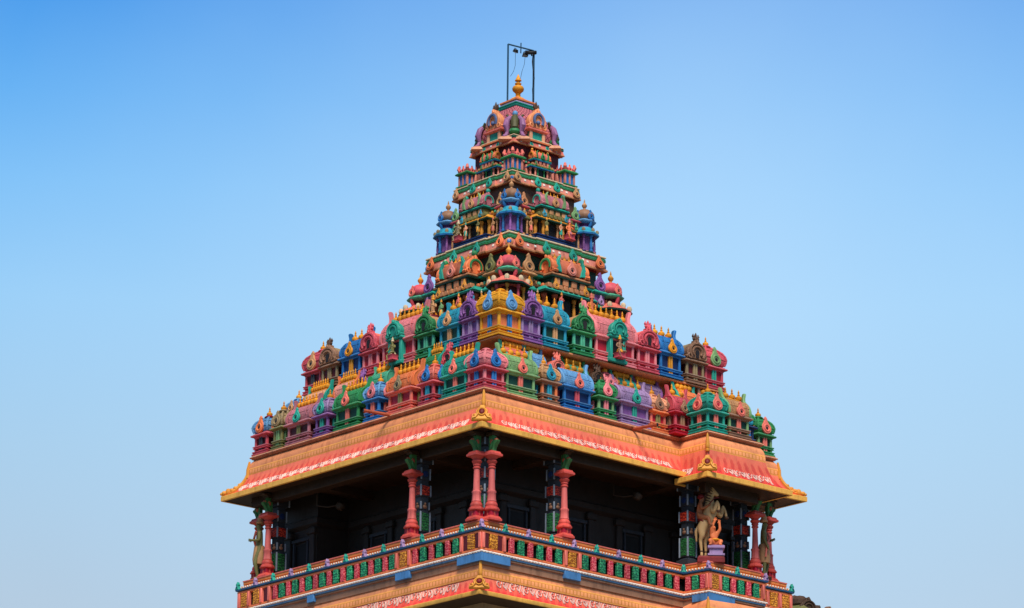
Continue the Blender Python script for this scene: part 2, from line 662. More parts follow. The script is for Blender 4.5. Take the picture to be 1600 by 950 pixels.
def gable_shrine(t, w, d, hb, hg, p):
    body(t, w, d, hb, p['body'], p['panel'], p.get('strip'), p.get('pil'))
    z0 = hb + .08
    sec = vault(w * .9, hg * .84)
    obj('roof', MB().join(prism(sec, -d / 2 + .02, d / 2), T((0, 0, z0))), paint(p.get('roof', p['body'])), t)
    g = MB().join(gable_front(w * 1.02, hg), T((0, -d / 2, z0)))
    gf = obj('horseshoe_gable', g, relief(p.get('gable', p['body'])), t)
    key = [(.09 * w / .75 * math.sin(R(a)), .12 - .11 * math.cos(R(a))) for a in range(-140, 141, 28)]
    key += [(.055, .22), (.07, .0), (-.07, .0), (-.055, .22)][2:]
    obj('niche', MB().join(prism([(-.055, .03), (.055, .03), (.05, .12), (.075, .17), (.055, .24), (0, .27), (-.055, .24), (-.075, .17), (-.05, .12)], -.056, -.02), T((0, -d / 2 - .012, z0))), paint(p.get('hole', 'dark')), gf)
    lion_knob(t, z0 + hg - .06, p.get('crest', p['body']), 1., -d / 2 + .02)

def square_dome(w, h, z0, ribs=True):
    q = h / .5
    prof = [(-.05, 0), (-.005, .03 * q), (.02, .1 * q), (.03, .17 * q), (.01, .25 * q), (-.045, .325 * q), (-.12, .39 * q), (-.2, .44 * q), (-.27, .475 * q), (-.32, .5 * q)]
    prof = [(o * w / .7, z0 + z) for o, z in prof]
    m = loft(rect(w, w), prof)
    if ribs:
        for i in range(4):
            pts = []
            for o, z in prof[1:]:
                q = offset_poly(rect(w, w), o)[i]
                pts.append((q[0], q[1], z))
            m.join(tube(pts, [.03, .036, .04, .036, .042, .036, .04, .034, .03, .03][:len(pts)], 6))
        for o, z in (prof[3], prof[5], prof[7]):
            pts = [(x, y, z) for x, y in offset_poly(rect(w, w), o + .004)]
            m.join(tube(pts, .014, 5, True))
    return m

def dome_shrine(t, w, hb, hd, p, big=.28, fin=True):
    body(t, w, w, hb, p['body'], p['panel'], p.get('strip'), p.get('pil'))
    z0 = hb + .08
    obj('dome', square_dome(w, hd, z0), relief(p['roof']), t)
    for k in range(4):
        a = k * PI / 2
        pear(t, big, math.sin(a) * (w / 2 + .05), -math.cos(a) * (w / 2 + .05), z0 + .0, a, p['orn'], p.get('hole', 'dark'), -.12)
    obj('lotus_cap', lathe([(.13, z0 + hd - .03), (.15, z0 + hd), (.11, z0 + hd + .03), (.06, z0 + hd + .05)], 12), paint(p.get('cap', p['roof'])), t)
    if fin:
        finial(t, 0, 0, z0 + hd + .03, p.get('fs', 1.05), p.get('fin', 'gold'))

RIGHT, LEFT = 0., -PI / 2
def at_face(face, s, dist):
    """point on a tower face: s runs along the face, dist is the distance of its plane from the axis"""
    return (s, -dist) if face == RIGHT else (-dist, s)

G_UP = 'shrines of the upper roof row'
G_LOW = 'shrines of the lower roof row'
G_MID = 'half hidden shrines between the two roof rows'
def P(b, pn, st, rf, og, **k):
    return dict(body=b, panel=pn, strip=st, roof=rf, orn=og, **k)

# upper row: z 28.55, faces 4.26 from the axis
ZU, HU = 28.55, 4.26
def shrine(kind, label, face, s, z, front, w, d, hb, hr, p, group, **k):
    x, y = at_face(face, s, front - d / 2)
    nm = {'barrel': 'barrel_roof_shrine', 'gable': 'gabled_shrine', 'dome': 'domed_shrine'}[kind]
    t = thing(nm, label, 'rooftop shrine', (x, y, z), face + random.uniform(-.02, .02), group)
    w *= random.uniform(.97, 1.03)
    hb *= random.uniform(.97, 1.04)
    hr *= random.uniform(.95, 1.05)
    if kind == 'barrel':
        barrel_shrine(t, w, d, hb, hr, p, **k)
    elif kind == 'gable':
        gable_shrine(t, w, d, hb, hr, p)
    else:
        dome_shrine(t, w, hb, hr, p, **k)
    return t

upper = [
    ('gable', -3.08, .76, P('purple', 'purple', 'lilac', 'lilac', 'purple', pil='lilac', roof2=0), 'purple shrine with a swirling horseshoe gable beside the golden corner shrine'),
    ('barrel', -2.2, .92, P('turq', 'dkgreen', 'tan', 'turq', 'tan', pil='turq'), 'turquoise barrel-roofed shrine with a tan teardrop between purple and green shrines'),
    ('gable', -1.19, .76, P('green', 'dkgreen', 'mint', 'tan', 'green', pil='mint', gable='green'), 'green shrine with a horseshoe gable between turquoise and pink shrines'),
    ('barrel', 0., 1.56, P('pink', 'crimson', None, 'pink', 'pink', pil='pink'), 'wide pink barrel-roofed shrine with a teal statue niche'),
    ('gable', 1.22, .78, P('rose', 'crimson', 'pink', 'coral', 'rose', pil='pink', crest='rose'), 'rose red shrine with a horseshoe gable between pink and blue shrines'),
    ('barrel', 2.1, .92, P('blue', 'navy', 'gold', 'blue', 'gold', pil='blue'), 'bright blue barrel-roofed shrine with an orange yellow teardrop'),
    ('gable', 3.07, .78, P('brown', 'maroon', 'khaki', 'khaki', 'brown', pil='khaki', crest='umber'), 'brown shrine with a carved gable beside the crimson end shrine'),
]
for face, fn in ((RIGHT, 'on the right-hand face'), (LEFT, 'on the left-hand face')):
    for kind, s, w, p, lab in upper:
        hb, hr = {'barrel': (.66, .5), 'gable': (.64, .56)}[kind]
        k = {}
        if kind == 'barrel':
            k = dict(fins=3)
            if s == 0.:
                hb, hr = .68, .62
                k = dict(fins=7, orn=False, niche=('teal', 'dark'))
        w *= .95
        shrine(kind, lab + ' ' + fn, face, s if face == RIGHT else s + .04, ZU, HU, w, .8, hb, hr, p, G_UP, **k)
for (x, y), p, lab in (
    ((-3.84, -3.84), P('yellow', 'orange', 'blue', 'yellow', 'ltblue', pil='yellow', hole='ltblue'), 'golden yellow domed shrine on the near corner of the upper row, pale blue teardrops'),
    ((3.84, -3.84), P('rose', 'crimson', 'teal', 'rose', 'sage', pil='rose'), 'crimson domed shrine with a sage green teardrop ending the upper row on the right'),
    ((-3.84, 3.92), P('rose', 'maroon', 'slate', 'rose', 'tan', pil='rose'), 'crimson domed shrine with a tan ornament ending the upper row on the left'),
    ((3.84, 3.92), P('rose', 'crimson', 'teal', 'rose', 'sage', pil='rose'), 'crimson domed shrine on the hidden rear corner of the upper row'),
):
    if x > 0 and y > 0:
        continue
    near = x < 0 and y < 0
    t = thing('domed_shrine', lab, 'rooftop shrine', (x, y, ZU), 0, G_UP)
    dome_shrine(t, .84 if near else .76, .68 if near else .62, .62, p, big=.36, fin=not near)

# lower row: z 26.82 on the big ledge
ZL, HLR, HLL = 26.84, 4.66, 5.06
LD = .6
lower_right = [
    ('barrel', -3.72, 1.12, P('sage', 'dkgreen', 'coral', 'sage', 'coral', pil='sage', fs=1), 'sage green barrel-roofed shrine with a salmon teardrop beside the pink corner shrine', 4),
    ('dome', -2.66, .66, P('brown', 'umber', 'turq', 'tan', 'turq', pil='orange'), 'small tan domed shrine with a turquoise teardrop between sage and blue shrines', 0),
    ('barrel', -1.62, 1.12, P('blue', 'navy', 'rose', 'ltblue', 'coral', pil='blue'), 'blue barrel-roofed shrine with a coral teardrop on the lower row', 4),
    ('dome', -.52, .66, P('green', 'dkgreen', 'pink', 'green', 'pink', pil='sage', hole='crimson'), 'small green domed shrine with a pink teardrop between blue and lilac shrines', 0),
    ('barrel', .58, 1.14, P('lilac', 'purple', 'teal', 'lilac', 'teal', pil='lilac'), 'lilac barrel-roofed shrine with a teal teardrop above the right drain spout', 4),
    ('dome', 1.5, .66, P('orange', 'crimson', 'olive', 'peach', 'brown', pil='coral'), 'small peach domed shrine with a brown ornament beside the jutting teal corner shrine', 0),
]
for kind, s, w, p, lab, fins in lower_right:
    k = dict(fins=fins) if kind == 'barrel' else dict(big=.3)
    w *= .93
    shrine(kind, lab, RIGHT, s, ZL, HLR - .04 * (s + 5.15), w, .68 if kind == 'barrel' else w, .6 if kind == 'barrel' else .58, .46, p, G_LOW, **k)
lower_left = [
    ('barrel', -3.4, 1.06, P('teal', 'dkgreen', 'coral', 'teal', 'coral', pil='teal'), 'teal barrel-roofed shrine with a salmon teardrop left of the pink corner shrine', 5),
    ('dome', -2.24, .62, P('rose', 'maroon', 'turq', 'coral', 'blue', pil='rose'), 'small red domed shrine with a blue teardrop between teal and orange shrines', 0),
    ('barrel', -1.08, 1.12, P('coral', 'crimson', 'olive', 'orange', 'khaki', pil='coral'), 'orange barrel-roofed shrine with a khaki ornament above the left drain spout', 5),
    ('dome', .1, .62, P('blue', 'navy', 'coral', 'ltblue', 'pink', pil='blue'), 'small blue domed shrine with a pink teardrop between orange and green shrines', 0),
    ('barrel', 1.22, 1.08, P('green', 'dkgreen', 'coral', 'green', 'coral', pil='green'), 'green barrel-roofed shrine with a coral teardrop on the lower row', 6),
    ('dome', 2.36, .64, P('purple', 'maroon', 'teal', 'lilac', 'teal', pil='purple'), 'small purple domed shrine with a teal teardrop between green and mauve shrines', 0),
    ('barrel', 3.42, 1.1, P('mauve', 'maroon', 'olive', 'mauve', 'teal', pil='mauve'), 'mauve barrel-roofed shrine with a teal teardrop near the left end of the lower row', 6),
    ('dome', 4.36, .44, P('olive', 'umber', 'sage', 'khaki', 'khaki', pil='olive'), 'narrow khaki domed shrine between the mauve shrine and the many-coloured end shrine', 0),
]
for kind, s, w, p, lab, fins in lower_left:
    k = dict(fins=fins) if kind == 'barrel' else dict(big=.3)
    w *= .95
    shrine(kind, lab, LEFT, s, ZL, HLL, w, .7 if kind == 'barrel' else w, .6 if kind == 'barrel' else .58, .46, p, G_LOW, **k)
for x, y, w, hb, hd, p, lab in (
    (-4.68, -4.26, .74, .56, .52, P('rose', 'crimson', 'blue', 'pink', 'blue', pil='pink', hole='navy'), 'pink domed shrine with bright blue round ornaments on the near corner of the lower row'),
    (-4.76, 5.14, .62, .56, .5, P('rose', 'maroon', 'slate', 'ltblue', 'orange', pil='rose', cap='crimson'), 'domed end shrine painted blue, red and orange at the left end of the lower row'),
    (5.44, -4.32, .6, .56, .5, P('green', 'dkgreen', 'coral', 'green', 'coral', pil='sage'), 'green domed shrine with a coral teardrop at the far right end of the lower row'),
    (2.66, -5.14, .72, .56, .52, P('teal', 'dkgreen', 'coral', 'teal', 'coral', pil='teal', hole='crimson'), 'teal domed shrine with two coral teardrops on the jutting bay corner'),
):
    t = thing('domed_shrine', lab, 'rooftop shrine', (x, y, ZL + .004), 0, G_LOW)
    dome_shrine(t, w, hb, hd, p, big=.32, fin=x > -4.6 or y > 0)
t = thing('barrel_roof_shrine', 'dark red barrel-roofed shrine squeezed between the peach and jutting teal shrines', 'rooftop shrine', (2.18, -4.36, ZL), 0, G_LOW)
barrel_shrine(t, .62, .6, .6, .46, P('crimson', 'dkred', 'brown', 'rose', 'brown', pil='rose'), fins=2)
t = thing('barrel_roof_shrine', 'brown barrel-roofed shrine on the jutting bay, sage roof end, right of the teal corner shrine', 'rooftop shrine', (3.54, -5.2, ZL + .004), 0, G_LOW)
barrel_shrine(t, .82, .6, .58, .46, P('brown', 'dkgreen', 'coral', 'tan', 'coral', pil='sage', horn='sage'), fins=3)
t = thing('domed_shrine', 'small dark blue domed shrine tucked beside the far right green end shrine', 'rooftop shrine', (4.5, -4.7, ZL + .004), 0, G_LOW)
dome_shrine(t, .42, .58, .42, P('navy', 'navy', 'blue', 'green', 'turq', pil='navy'), big=.2)

# middle row, half hidden behind the lower row
ZM = 27.5
mid = [
    (RIGHT, 'barrel', -3.62, .8, P('olive', 'umber', 'tan', 'coral', 'tan', horn='mint'), 'peach barrel-roofed shrine with a row of gold finials behind the sage shrine', 5),
    (RIGHT, 'barrel', -2.9, .6, P('ltblue', 'blue', 'pink', 'ltblue', 'pink'), 'pale blue horned shrine behind the small tan shrine', 3),
    (RIGHT, 'gable', -2.14, .5, P('coral', 'rose', 'salmon', 'coral', 'coral'), 'salmon gabled shrine behind the gap left of the blue lower shrine', 0),
    (RIGHT, 'barrel', -1.36, .74, P('green', 'dkgreen', 'gold', 'mint', 'gold', horn='green'), 'bright green horned shrine behind the blue lower shrine', 4),
    (RIGHT, 'gable', -.62, .46, P('umber', 'umber', 'brown', 'umber', 'umber'), 'dark brown gabled shrine behind the small green lower shrine', 0),
    (RIGHT, 'dome', -.12, .46, P('pink', 'rose', 'peach', 'pink', 'pink'), 'small plain pink domed shrine half hidden left of the lilac shrine', 0),
    (RIGHT, 'barrel', .5, .74, P('teal', 'dkgreen', 'gold', 'teal', 'sage'), 'teal horned shrine behind the lilac lower shrine', 4),
    (RIGHT, 'barrel', 1.44, .9, P('purple', 'purple', 'gold', 'lilac', 'purple', horn='purple'), 'violet horned shrine with gold finials behind the small peach shrine', 6),
    (RIGHT, 'barrel', 2.62, .74, P('orange', 'dkred', 'gold', 'orange', 'brown', horn='teal'), 'orange red horned shrine behind the jutting teal corner shrine', 4),
    (RIGHT, 'barrel', 3.6, .7, P('brown', 'umber', 'gold', 'peach', 'brown', horn='brown'), 'peach and brown shrine behind the jutting bay under the crimson dome', 4),
    (LEFT, 'gable', -2.62, .48, P('rose', 'crimson', 'pink', 'rose', 'rose'), 'red gabled shrine peeping out between the teal and small red lower shrines', 0),
    (LEFT, 'barrel', -1.86, .62, P('green', 'dkgreen', 'gold', 'green', 'gold', horn='teal'), 'green horned shrine with gold finials behind the small red domed shrine', 4),
    (LEFT, 'barrel', .46, .66, P('teal', 'dkgreen', 'gold', 'mint', 'gold', horn='mint'), 'mint green horned shrine behind the small blue domed shrine', 3),
    (LEFT, 'gable', 1.1, .42, P('purple', 'purple', 'lilac', 'purple', 'purple'), 'dark purple gabled shrine behind the green lower shrine', 0),
    (LEFT, 'barrel', 2.0, .84, P('mauve', 'maroon', 'gold', 'palepink', 'peach', horn='orange'), 'pale pink shrine with gold finials behind the green and small purple shrines', 6),
    (LEFT, 'barrel', 3.3, .9, P('coral', 'maroon', 'gold', 'peach', 'peach', horn='teal'), 'peach shrine with a long row of gold finials behind the mauve shrine', 7),
    (LEFT, 'dome', 4.3, .5, P('ltblue', 'slate', 'pink', 'ltblue', 'tan'), 'small pale blue domed shrine behind the narrow khaki shrine', 0),
]
for face, kind, s, w, p, lab, fins in mid:
    k = dict(fins=fins, orn=False) if kind == 'barrel' else dict(big=.22) if kind == 'dome' else {}
    front = 4.36 - .04 * (s + 5.15) if face == RIGHT else 4.6
    if face == RIGHT and s > 2.3:
        front = 4.4
    shrine(kind, lab, face, s, ZM + (.02 if face == RIGHT else .06), front, w, .46, .32 if face == RIGHT else .38, .37 if face == RIGHT else .4, p, G_MID, **k)
# ------------------------------------------------------------------ the temple tower: walls, cornices, tiers, dome
MAIN = [(-5.15, -4.75), (2.25, -4.45), (5.78, -4.72), (5.78, 5.46), (-5.15, 5.46)]
PORCH = [(2.25, -5.55), (4.40, -5.55), (4.40, -4.4), (2.25, -4.4)]
tower = thing('temple_tower', 'tall tiered pyramid temple tower with salmon eaves and painted stucco storeys', 'temple tower')

SCROLL_W = .47
def scroll_paths():
    """one repeat of the white scroll border in (along, up) metres: curl, drop, mirrored curl, footed loop"""
    c1 = [(.075 + .062 * math.cos(R(a)), .085 + .062 * math.sin(R(a))) for a in range(50, 331, 28)]
    c1 += [(.135, .06), (.14, .085), (.10, .10)]
    d = [(.17, .10), (.19, .125), (.195, .15)]
    c2 = [(.275 - .05 * math.cos(R(a)), .085 + .055 * math.sin(R(a))) for a in range(40, 381, 34)]
    c2 += [(.305, .02), (.26, .0)]
    u = [(.37, .15), (.365, .08), (.38, .035), (.41, .02), (.435, .04), (.44, .1), (.435, .15)]
    u2 = [(.40, .02), (.40, -.03), (.385, -.04)]
    u3 = [(.425, .03), (.435, -.03), (.455, -.03)]
    return [c1, d, c2, u, u2, u3]

def cornice(poly, zt, edges, drop=0., ledge=True, skip=None, parent=tower, corners=(), k=1., sq=1., wts=None):
    """big curved eave: ledge moulding, salmon cove, tile band, red frieze with white scrolls, gold fascia, soffit"""
    z = zt
    if ledge:
        obj('ledge', loft(poly, [(-.10, z - .085), (-.03, z - .07), (-.02, z - .045), (.015, z - .035), (.02, z - .005), (-.01, z + .005), (-.015, z + .03), (-.03, z + .038), (-.03, z + .05)], wts=wts), paint('ledge'), parent)
        obj('ledge_lip', loft(poly, [(.01, z - .012), (.026, z - .008), (.012, z + .008), (-.012, z + .01)], False, False, wts=wts), paint('salmon_pale'), parent)
    e = obj('eave', loft(poly, [(.035, z - .33), (.03, z - .28), (.01, z - .21), (-.03, z - .14), (-.09, z - .07), (-.2, z - .03)], wts=wts), paint('salmon'), parent)
    obj('tile_band', loft(poly, [(.045, z - .54), (.05, z - .53), (.042, z - .34), (.034, z - .325)], False, False, wts=wts), M_TILE, e)
    K = lambda pr: [(o * k if o > 0 else o, z - .53 - (z - h - .53) * sq if h < z - .54 else h) for o, h in pr]
    fz = [(.55, z - 1.13 - drop), (.40, z - 1.07 - drop), (.29, z - .985 - drop * .85), (.2, z - .88 - drop * .6), (.125, z - .76 - drop * .35), (.075, z - .64 - drop * .1), (.05, z - .53)]
    fz = K(fz)
    obj('painted_frieze', loft(poly, fz, False, False, wts=wts), M_FRIEZE, e)
    obj('fascia', loft(poly, K([(.50, z - 1.27 - drop), (.56, z - 1.275 - drop), (.572, z - 1.262 - drop), (.572, z - 1.135 - drop), (.55, z - 1.12 - drop)]), False, False, wts=wts), paint('fascia'), e)
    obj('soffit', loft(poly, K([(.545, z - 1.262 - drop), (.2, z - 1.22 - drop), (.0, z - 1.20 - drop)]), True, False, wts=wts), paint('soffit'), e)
    # white scrolls lying on the frieze
    cum = [0.]
    for a, b in zip(fz, fz[1:]):
        cum.append(cum[-1] + math.hypot(b[0] - a[0], b[1] - a[1]))
    def on(p, d, nrm, s, up):
        up = up * 1.45 + .2
        for c in range(len(fz) - 1):
            if up <= cum[c + 1] or c == len(fz) - 2:
                f = (up - cum[c]) / (cum[c + 1] - cum[c])
                o = fz[c][0] + (fz[c + 1][0] - fz[c][0]) * f
                zz = fz[c][1] + (fz[c + 1][1] - fz[c][1]) * f
                break
        q = p + d * s + nrm * (o + .01)
        return (q.x, q.y, zz + .006)
    for i, (s0, s1) in edges.items():
        m = MB()
        p = Vector(poly[i])
        q = Vector(poly[(i + 1) % len(poly)])
        d = (q - p).normalized()
        nrm = Vector((d.y, -d.x))
        n = max(int(round((s1 - s0) / SCROLL_W)), 1)
        for c in range(n):
            b = s0 + (s1 - s0) * c / n
            if skip and i == skip[0] and skip[1] < b < skip[2]:
                continue
            jit = random.uniform(.92, 1.06)
            for path in scroll_paths():
                m.join(tube([on(p, d, nrm, b + a * (s1 - s0) / n / SCROLL_W, (u + .05) * jit) for a, u in path], .0145, 5))
        obj('scroll_pattern', m, paint('scroll'), e)
    for cn in corners:
        i, a = cn[:2]
        if len(cn) > 2:
            rd = MB()
            path = [(0, -o * 1.414 - .01, h + .02) for o, h in fz]
            rd.join(tube(path, [.03, .06, .075, .07, .06, .05, .04], 8))
            for q, (f, r) in enumerate(((.0, .05), (.35, .085), (.9, .09), (1.5, .08), (2.2, .075), (3.1, .06))):
                c = int(f)
                y = path[c][1] + (path[c + 1][1] - path[c][1]) * (f - c)
                h = path[c][2] + (path[c + 1][2] - path[c][2]) * (f - c)
                rd.join(ball(r, 0, y, h + .05, 1, 1, 1.3 if q == 2 else .9))
            rd.join(tube([(0, -.06, z - .6), (0, -.06, z - .35), (0, -.02, z - .12)], [.06, .05, .03], 8))
            obj('hip_ridge', rd, paint('ochre'), e, (poly[i][0], poly[i][1], 0), a)
        else:
            hip_ornament(e, poly[i], a, z, drop, k, sq)
    return e

def hip_ornament(parent, pt, rot, z, drop, k=1., sq=1.):
    """lobed gold acroterion with a spire, lying on the hip of the eave"""
    m = MB()
    H = math.hypot(.55, .5)
    tilt = math.atan2(.62, .46)
    lob = [(-.33, 0), (-.34, .07), (-.27, .12), (-.27, .19), (-.2, .22), (-.19, .32), (-.1, .4), (-.07, .5), (.07, .5), (.1, .4), (.19, .32), (.2, .22), (.27, .19), (.27, .12), (.34, .07), (.33, 0)]
    base = MB()
    base.join(prism(lob, -.07, .02, .02))
    for s in (-1, 1):
        base.join(tube([(s * .3, -.075, .04), (s * .2, -.085, .06), (s * .14, -.09, .14), (s * .17, -.085, .26), (s * .1, -.08, .36)], [.028, .03, .035, .03, .02], 6))
        base.join(tube([(s * .26 + .05 * math.cos(2 * PI * i / 8), -.08, .1 + .05 * math.sin(2 * PI * i / 8)) for i in range(8)], .018, 5, True))
    base.join(tube([(.12 * math.cos(2 * PI * i / 12), -.09, .24 + .12 * math.sin(2 * PI * i / 12)) for i in range(12)], .022, 5, True))
    M = T((0, -.72 * k, z - .53 - .57 * sq - drop)) @ RX(-.5 * k) @ S(.8, 1, 1.05 * sq)
    m.join(base, M)
    sp = (MB().join(lathe([(.10, 0), (.12, .04), (.07, .07), (.10, .1), (.11, .16), (.085, .3), (.06, .44), (.03, .5), (.004, .52)], 10), T((0, -.1, z - .6)) @ S(.55, .55, 1.02)))
    o = obj('hip_ornament', m, paint('ochre'), parent, (pt[0], pt[1], 0), rot)
    obj('spire', sp, paint('ochre'), o)
    obj('red_boss', MB().join(ball(.095, 0, -.08, .24, 1, .6, 1), M), paint('dkred'), o)
    return o

D45 = PI / 4
cornice(MAIN, 26.785, {0: (.42, 6.75), 4: (-.35, 9.86)}, corners=((0, -D45), (2, D45, 'ridge'), (4, -3 * D45, 'ridge')))
cornice(PORCH, 26.789, {0: (.36, 2.2), 3: (.1, .82)}, drop=.2, corners=((0, -D45),), wts=(1, 1, -.75, 1))
# lower eave below the balcony
LOW = offset_poly(MAIN, .28)
LOWP = offset_poly(PORCH, .22, (1, 1, -.5, 1))
cornice(LOW, 22.13, sq=.72, edges= {0: (.5, 6.8), 4: (-.1, 10.0)}, ledge=False, k=.56, corners=((0, -D45), (4, -3 * D45, 'ridge')))
cornice(LOWP, 22.134, sq=.72, edges= {0: (.4, 2.4), 3: (.1, .9)}, drop=.02, ledge=False, k=.56, corners=((0, -D45),), wts=(1, 1, -.75, 1))

# masonry below the picture: plain storeys down to the ground
def part(name, mb, c):
    return obj(name, mb, paint(c), tower)
part('base_storey', loft(offset_poly(MAIN, -.35), [(.5, 0), (.5, .6), (.25, .7), (.25, 1.2), (0, 1.4), (0, 6.8), (.25, 6.9), (.25, 7.3), (0, 7.4), (0, 13.9), (.25, 14.), (.25, 14.4), (0, 14.5), (0, 21.15)]), 'sand')
part('base_storey', loft(offset_poly(PORCH, -.35), [(.45, 0), (.45, .7), (0, 1.3), (0, 21.1)]), 'sand')
part('balcony_floor', loft(offset_poly(MAIN, -.12), [(0, 22.2), (0, 22.42)]), 'umber')
part('balcony_floor', loft(offset_poly(PORCH, -.1), [(0, 22.2), (0, 22.424)]), 'umber')

# inner wall of the open storey, with pilasters, doors and lattice windows in the gloom
INNER = [(-3.1, -2.9), (3.7, -2.9), (3.7, -3.75), (5.45, -3.75), (5.45, 5.2), (-4.2, 5.2), (-4.2, 3.5), (-3.1, 3.5)]
def dpart(name, mb, c, parent=tower):
    return obj(name, mb, paint(c), parent)
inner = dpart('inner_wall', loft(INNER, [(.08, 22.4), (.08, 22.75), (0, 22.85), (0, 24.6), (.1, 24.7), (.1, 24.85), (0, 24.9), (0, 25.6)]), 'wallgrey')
for face, lo, hi, dist in ((RIGHT, -3.1, 3.7, 2.9), (LEFT, -2.9, 3.5, 3.1), (LEFT, 3.45, 5.2, 4.2), (RIGHT, 3.65, 5.45, 3.75)):
    k = 0
    s = lo + .2
    while s < hi:
        m = box(-.11, .11, -.09, .05, 22.8, 24.62, .02)
        m.join(box(-.17, .17, -.13, .05, 24.4, 24.58, .02)).join(box(-.16, .16, -.12, .05, 22.8, 23.0, .02))
        x, y = at_face(face, s, dist)
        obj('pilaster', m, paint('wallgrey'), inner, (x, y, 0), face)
        if k % 2 == 0 and s + 1.1 < hi:
            x, y = at_face(face, s + .53, dist)
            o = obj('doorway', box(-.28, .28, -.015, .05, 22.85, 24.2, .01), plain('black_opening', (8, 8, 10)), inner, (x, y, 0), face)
            fr = MB()
            for b in ((-.34, -.28, 22.85, 24.26), (.28, .34, 22.85, 24.26), (-.4, .4, 24.26, 24.36)):
                fr.join(box(b[0], b[1], -.07, .04, b[2], b[3], .01))
            obj('door_frame', fr, paint('slate'), o)
        elif s + 1.1 < hi:
            x, y = at_face(face, s + .53, dist)
            lt = MB()
            for q in range(5):
                lt.join(box(-.22 + q * .11 - .015, -.22 + q * .11 + .015, -.04, 0, 23.1, 23.62, .004))
                lt.join(box(-.25, .25, -.05, -.012, 23.12 + q * .12 - .015, 23.12 + q * .12 + .015, .004))
            obj('lattice_window', lt, paint('brown'), inner, (x, y, 0), face)
        s += 1.06
        k += 1
# ceiling beams
BEAM = [(-4.98, -4.58), (5.5, -4.58), (5.5, 5.2), (-4.98, 5.2)]
for i in range(4):
    a, b = BEAM[i], BEAM[(i + 1) % 4]
    x0, x1 = min(a[0], b[0]) - .16, max(a[0], b[0]) + .16
    y0, y1 = min(a[1], b[1]) - .16, max(a[1], b[1]) + .16
    if i % 2:
        y0 += .33
        y1 -= .33
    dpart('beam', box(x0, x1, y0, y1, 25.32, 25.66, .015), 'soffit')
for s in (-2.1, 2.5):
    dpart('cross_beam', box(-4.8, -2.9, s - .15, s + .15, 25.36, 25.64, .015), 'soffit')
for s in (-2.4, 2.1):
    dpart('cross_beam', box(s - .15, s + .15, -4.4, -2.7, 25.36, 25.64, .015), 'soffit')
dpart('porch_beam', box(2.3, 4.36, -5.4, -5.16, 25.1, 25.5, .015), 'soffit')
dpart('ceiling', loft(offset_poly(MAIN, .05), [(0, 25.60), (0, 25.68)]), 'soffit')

# core under the roof rows
part('roof_core', loft(offset_poly(MAIN, -.35), [(0, 26.3), (0, 26.832)]), 'ledge')
part('roof_core', loft(offset_poly(PORCH, -.3), [(0, 26.3), (0, 26.836)]), 'ledge')
part('upper_terrace', loft(rect(7.5, 7.5), [(.12, 26.83), (.12, 27.3), (.04, 27.36), (.04, 27.42), (0, 27.44), (0, 28.42), (.08, 28.45), (.3, 28.475), (.46, 28.48), (.49, 28.495), (.49, 28.53), (.44, 28.548)]), 'salmon')

def jogged(h, j=.07, w=.48):
    """square plan whose four faces step out in the middle"""
    pts = []
    for k in range(4):
        for x, y in ((-h, -h), (-h * w, -h), (-h * w, -h - j), (h * w, -h - j), (h * w, -h)):
            p = RZ(k * PI / 2) @ Vector((x, y, 0))
            pts.append((p.x, p.y))
    return pts

def tier_cornice(h, z, sc=1., pan='wpink', fr='green'):
    pl = jogged(h - .06 * sc, .06 * sc)
    q = lambda *a: [(o * sc, z + d * sc) for o, d in a]
    e = obj('tier_cornice', loft(pl, q((-.5, .12), (-.3, .07), (-.06, .0), (.0, -.012), (.012, .0), (.012, .045), (-.02, .07), (-.3, .2))), wpaint('wpeach'), tower)
    obj('painted_panel', loft(pl, q((-.02, .07), (-.025, .1), (-.06, .27)), False, False), wpaint(pan), e)
    obj('fringe', loft(pl, q((-.06, .26), (-.03, .275), (-.03, .31), (-.045, .315), (-.035, .34), (-.035, .375), (-.1, .39)), False, False), wpaint(fr), e)
    obj('mint_line', loft(pl, q((-.036, .318), (-.026, .322), (-.026, .335), (-.036, .339)), False, False), wpaint('mint'), e)
    obj('coping', loft(pl, q((-.09, .385), (-.03, .40), (-.02, .42), (-.03, .45), (-.3, .47)), True, False), wpaint('cream'), e)
    obj('red_underband', loft(rect(2 * h, 2 * h), q((-.46, -.16), (-.36, -.13), (-.3, -.04), (-.28, .0), (-.28, .1)), False, False), wpaint('dkred'), e)
    obj('green_underband', loft(rect(2 * h, 2 * h), q((-.5, -.3), (-.44, -.28), (-.4, -.2), (-.42, -.165), (-.5, -.15)), False, False), wpaint(fr), e)
    ds = MB()
    for k in range(4):
        n = int(h * 9)
        for i in range(n):
            s = (i + .5) / n * 2 - 1
            if abs(abs(s) - .3) < .1 or abs(abs(s) - .8) < .12 or random.random() < .15:
                continue
            out = h - .06 * sc + (.06 * sc if abs(s) < .48 else 0) - .035 * sc
            b = box(-.036, .036, -.012, .02, -.035, .035, .006)
            ds.join(b, RZ(k * PI / 2) @ T((s * h, -out, z + .17 * sc)) @ RX(-.2))
    obj('white_relief', ds, wpaint('white'), e)['kind'] = 'stuff'
    return e

